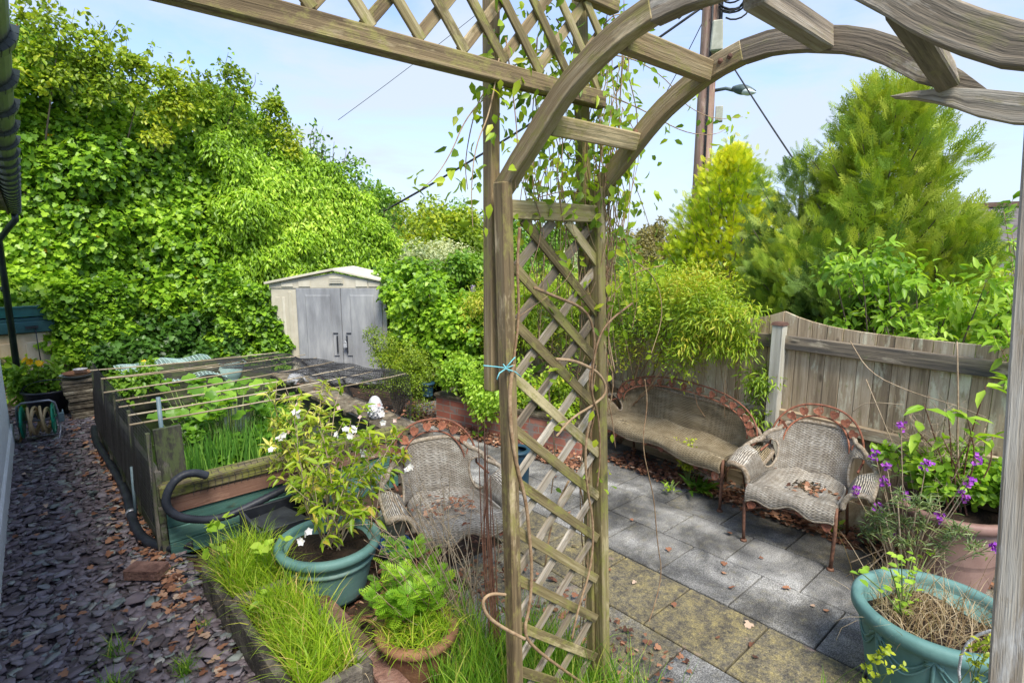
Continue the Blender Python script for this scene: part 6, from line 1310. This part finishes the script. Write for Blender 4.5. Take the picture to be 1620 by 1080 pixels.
# swagged pot planting
B0=PB+V((0,0,.32)); n=520; th=R.random(n)*6.28; rr=.25*np.sqrt(R.random(n)); P=np.stack([PB.x+rr*np.cos(th),PB.y+rr*np.sin(th),np.full(n,.33)],1)
t=thing('dead_straw_plant','tangle of dead straw stems with a fresh green sprout in the swagged pot','plant',tuple(B0)); blades('straw',P,R.random(n)*6.28,np.abs(R.normal(.5,.45,n)),R.uniform(.08,.30,n),R.uniform(.0025,.004,n),M['straw'],t,bend=R.uniform(.2,2.2,n))
m=MB(); P=[];D=[]
for k in range(16):
    tp=at(1440+random.gauss(0,28),905+random.gauss(0,30),Y=PB.y+.15+random.uniform(-.08,.08)); b=V((PB.x-.02,PB.y+.12,.33)); pl=smooth([b,(b+tp)/2+V((0,0,.02)),tp],1); m.tube(pl,[.004,.002],4)
    for j in range(7): i=random.randrange(1,len(pl)); a=random.random()*6.28; P.append(tuple(pl[i]+V([random.gauss(0,.01) for _ in range(3)]))); D.append((math.cos(a),math.sin(a),random.uniform(-.1,.5)))
m.build('green_stems',M['greenstem'],t); n=len(P); leaves('green_leaves',P,D,rdir(n)*.4+[0,0,1],.038,.026,'oval',M['broad'],t,R.uniform(.4,.9,n))
# pink pot planting
B0=PP+V((0,0,.44)); C=np.array([(PP.x+random.gauss(.10,.11),PP.y+random.gauss(-.02,.18),.58+random.uniform(-.03,.14)) for _ in range(40)])
bush('strawberry_plants','strawberry like foliage filling and spilling over the pink brown pot','plant',C,.075,2600,'oval',.05,.8,'broad',base=tuple(B0),front=(-.6,-.2,.7),droop=.3,cb=.55,stems=24,trunkr=.003,smat='greenstem',shell=(.3,1.2))
tips=[at(u,v,X=3.95) for u,v in ((1462,640),(1450,680),(1530,660),(1490,690),(1540,690),(1570,690),(1500,650),(1440,700),(1560,610))]
shrubby('large_leaved_sapling','young sapling with large glossy leaves rising from the pink brown pot','plant',B0,tips,None,'lance',.15,.42,'broad','redstem',.006,.03,.9,whorl=3,tintb=.55,fork=0)
# wallflower
B0=V((3.72,.72,0)); t=thing('wallflower','grey green wallflower with purple flower spikes in front of the pink brown pot','flower plant',tuple(B0)); m=MB(); P=[];D=[];FLW=[]
heads=[(1425,672),(1385,720),(1403,737),(1398,762),(1352,775),(1392,805),(1434,782),(1485,818),(1411,850),(1533,762),(1525,785),(1545,725),(1572,862),(1465,735)]
rosettes=[(1420,790),(1450,800),(1400,815),(1380,820),(1460,830),(1430,830),(1405,850),(1500,850),(1440,860),(1475,800),(1520,840),(1395,840),(1370,845),(1485,870),(1540,870)]
for (u,v) in heads:
    tp=at(u,v,X=3.72); pl=smooth([B0+V((random.gauss(0,.04),random.gauss(0,.1),.1)),V((3.72,(B0.y+tp.y)/2,tp.z*.55)),tp],2); m.tube(pl,[.004,.002],5)
    flowers(t,'flower_spike',[tp+V((random.gauss(0,.011),random.gauss(0,.011),random.uniform(-.03,.028))) for k in range(12)],.014,'purple',4)
    for i in range(len(pl)//2,len(pl)-1):
        a=random.random()*6.28; P.append(tuple(pl[i])); D.append((math.cos(a),math.sin(a),.5))
for (u,v) in rosettes:
    tp=at(u,v,X=3.68+random.uniform(-.06,.06)); m.tube(smooth([B0,(B0+tp)/2,tp],1),[.006,.004],5)
    for k in range(40): P.append(tuple(tp+V([random.gauss(0,.02) for _ in range(3)]))); d=rdir(1)[0]; D.append((d[0],d[1],abs(d[2])*.8))
m.build('stems',M['twig'],t); n=len(P); leaves('foliage',P,D,rdir(n)*.5+[0,0,1],R.uniform(.04,.075,n),.010,'lance',M['wallleaf'],t)
# straw and seedling stems round it
n=50; P=np.stack([3.70+R.normal(0,.12,n),.70+R.normal(0,.16,n),np.full(n,0.)],1); tag(blades('dry_stalks',P,R.random(n)*6.28,np.abs(R.normal(.25,.2,n)),R.uniform(.2,.8,n),R.uniform(.003,.005,n),M['straw'],bend=R.uniform(.1,.8,n)),'bleached dry stalks around the wallflower','dry stalks',kind='stuff')
# bare twigs in front of the right fence
t=thing('leafless_shrub','leafless shrub with knotty grey twigs against the right of the fence','shrub',(4.15,.75,0)); m=MB()
def twigtree(b,d,l,r_,dep):
    e=b+d*l; mid=(b+e)/2+V([random.gauss(0,.08*l) for _ in range(3)]); m.tube([b,mid,e],[r_,r_*.7],4)
    if dep>0:
        for _ in range(random.choice((2,2,3))): nd=(d+V([random.gauss(0,.45) for _ in range(3)])+V((0,0,.05))).normalized(); twigtree(e if random.random()<.6 else mid,nd,l*random.uniform(.55,.85),r_*.65,dep-1)
for k in range(8):
    u=random.choice((1400,1440,1500,1530,1560)); q=at(u,760,X=4.15); twigtree(V((4.15,q.y,.35)),V((random.gauss(0,.1),random.gauss(0,.3),1)).normalized(),.28,.006,4)
for pts in ([(1345,540),(1375,590),(1440,620),(1510,640),(1560,660)],[(1370,600),(1395,660),(1420,720),(1400,790)],[(1350,650),(1370,635),(1430,640)],[(1385,770),(1400,830),(1450,890)]): mq=MB(); mq.tube(smooth([at(u,v,X=4.2) for u,v in pts],2),[.004,.002],5); mq.build('briar_stem',M['twig'],t)
mq=MB(); mq.tube(smooth([at(u,v,X=4.1) for u,v in ((1514,540),(1516,640),(1514,700),(1520,800))],1),[.004,.007],6); mq.build('upright_stem',M['twig'],t); m.build('bare_branches',M['twig'],t)
# plant through the bench seat, plants beneath
C=np.array([at(u,v,X=4.05) for u,v in ((1070,700),(1080,712),(1090,700),(1078,725),(1102,716),(1115,718),(1085,735)) for _ in range(2)])+R.normal(0,.02,(14,3)); bush('bench_plant','lime yellow sprig growing up through the bench seat','plant',C,.04,420,'oval',.024,.7,'chartreuse',base=(4.1,2.35,.0),front=(-.6,-.5,.5),stems=14,trunkr=.003,smat='greenstem',cb=.5,shell=(.2,1.2))
def rosette(label,u,v,n,l,mat='broad',w_=.3,cat='plant',tb=.4):
    b=at(u,v,Z=.03); P=np.tile(np.array(b),(n,1))+R.normal(0,.03,(n,3))*[1,1,.4]; a=R.random(n)*6.28; D=np.stack([np.cos(a),np.sin(a),R.uniform(.2,1.2,n)],1); t=thing('ground_plant',label,cat,tuple(b)); Ls=l*R.uniform(.6,1.1,n); leaves('leaves',P,D,rdir(n)*.2+[0,0,1],Ls,Ls*w_,'lance',M[mat],t,np.clip(R.normal(tb,.2,n),0,1)); 
    m=MB(); 
    for k in range(5): m.tube([b,b+V((random.gauss(0,.04),random.gauss(0,.04),.06))],.003,4)
    m.build('stems',M['greenstem'],t); return t
rosette('dark green rosette plant under the right end of the wicker bench',1105,775,46,.15,'mid',.26,tb=.45); rosette('small green plant under the left part of the bench',1060,775,16,.07,'clem',.4); rosette('bright green seedling behind the front leg of the right armchair',1328,838,9,.08,'broad',.7,tb=.8)
rosette('green seedling by the brick planter foot',760,690,14,.09,'broad',.5); rosette('weed growing from the joint beside the brick planter',790,670,12,.10,'clem',.4)
tips=[at(u,v,X=2.1) for u,v in ((1385,1040),(1400,1030),(1372,1050),(1410,1055),(1390,1065))]; shrubby('spurge_plant','small lime flowered plant in front of the swagged pot at left','plant',(2.15,.58,0),tips,None,'oval',.022,.7,'chartreuse','greenstem',.0025,.03,.1,whorl=6,fork=3)
tips=[at(u,v,X=1.95) for u,v in ((1560,1030),(1575,1050),(1550,1065),(1570,1010),(1585,1035),(1545,1045))]; shrubby('spurge_plant','lime leaved plant against the right arch post','plant',(1.98,.30,0),tips,None,'oval',.022,.7,'chartreuse','greenstem',.0025,.03,.1,whorl=6,fork=4)
shrubby('overhanging_sprig','green sprig poking in behind the top of the right arch post','plant',(4.6,.35,.9),[at(u,v,X=4.2) for u,v in ((1590,520),(1600,480),(1580,545),(1595,600),(1605,440),(1610,390),(1600,360),(1588,335))],None,'lance',.09,.5,'broad','stem',.005,.05,.3,whorl=4,fork=3)
# ---- leaf litter
def litter(name,label,n,fn,s=(.025,.05),tb=.5):
    P=np.array([fn() for _ in range(n)]); D=rdir(n); D[:,2]*=.25; Nn=rdir(n)*.45+[0,0,1]; Ls=R.uniform(s[0],s[1],n); o=leaves(name,P,D,Nn,Ls,Ls*R.uniform(.6,1,n),'ivy',M['dead'],None,np.clip(R.normal(tb,.25,n),0,1)); return tag(o,label,'dead leaves',kind='stuff')
litter('leaf_litter','drift of dry brown leaves along the foot of the fence and brick planter',4200,lambda:((lambda y:(3.62-.0*y+abs(random.gauss(0,.22))+(.42 if y<3.2 else -.12*(y-3.4)*.9),y,random.uniform(.0,.05)))(random.uniform(.4,6.2))))
litter('slate_leaves','scattered dead leaves lying on the slate path',230,lambda:(random.choice((random.uniform(-.15,.62),random.uniform(.4,.64))),2.0+random.random()**1.3*6.5,random.uniform(.035,.05)),(.03,.06),.6)
litter('bed_leaves','dead leaves heaped between the black hose and the pond wall',420,lambda:(random.gauss(.56,.04),random.uniform(3.3,6.6),random.uniform(.015,.05)),(.03,.06),.6)
litter('patio_leaves','a few russet leaves dropped on the paving',34,lambda:(random.uniform(2.5,3.7),random.uniform(.6,4.8),.012),(.03,.055),.55)
litter('seat_leaves','brown leaves caught in the seats and on the pond ledge',160,lambda:random.choice(((random.gauss(3.85,.08),random.gauss(1.3,.08),.39),(random.gauss(1.98,.1),random.gauss(2.8,.08),.385),(random.uniform(2.35,2.7),random.uniform(4.2,6.5),.49))),(.02,.045),.5)
litter('inner_bed_leaves','dark leaf litter in the bed between troughs and patio',1400,lambda:(random.uniform(1.15,2.3),random.uniform(1.2,3.8),random.uniform(-.01,.03)),(.02,.045),.3)

n=900; P=np.concatenate([grassbox(450,.74,1.0,2.1,2.88,.155),grassbox(450,.72,1.0,2.97,3.4,.155)]); tag(blades('dead_thatch',P,R.random(n)*6.28,np.abs(R.normal(1.0,.35,n)),R.uniform(.05,.16,n),R.uniform(.002,.005,n),M['straw'],bend=R.uniform(.2,1.2,n)),'bleached dead thatch at the base of the trough grass','dead grass',kind='stuff')
n=500; P=np.stack([R.uniform(1.2,1.9,n),R.uniform(1.0,2.2,n),np.full(n,.0)],1); tag(blades('dead_bed_grass',P,R.random(n)*6.28,np.abs(R.normal(.8,.35,n)),R.uniform(.1,.3,n),R.uniform(.002,.005,n),M['straw'],bend=R.uniform(.2,1.2,n)),'dry bent stalks among the grass round the arch foot','dead grass',kind='stuff')
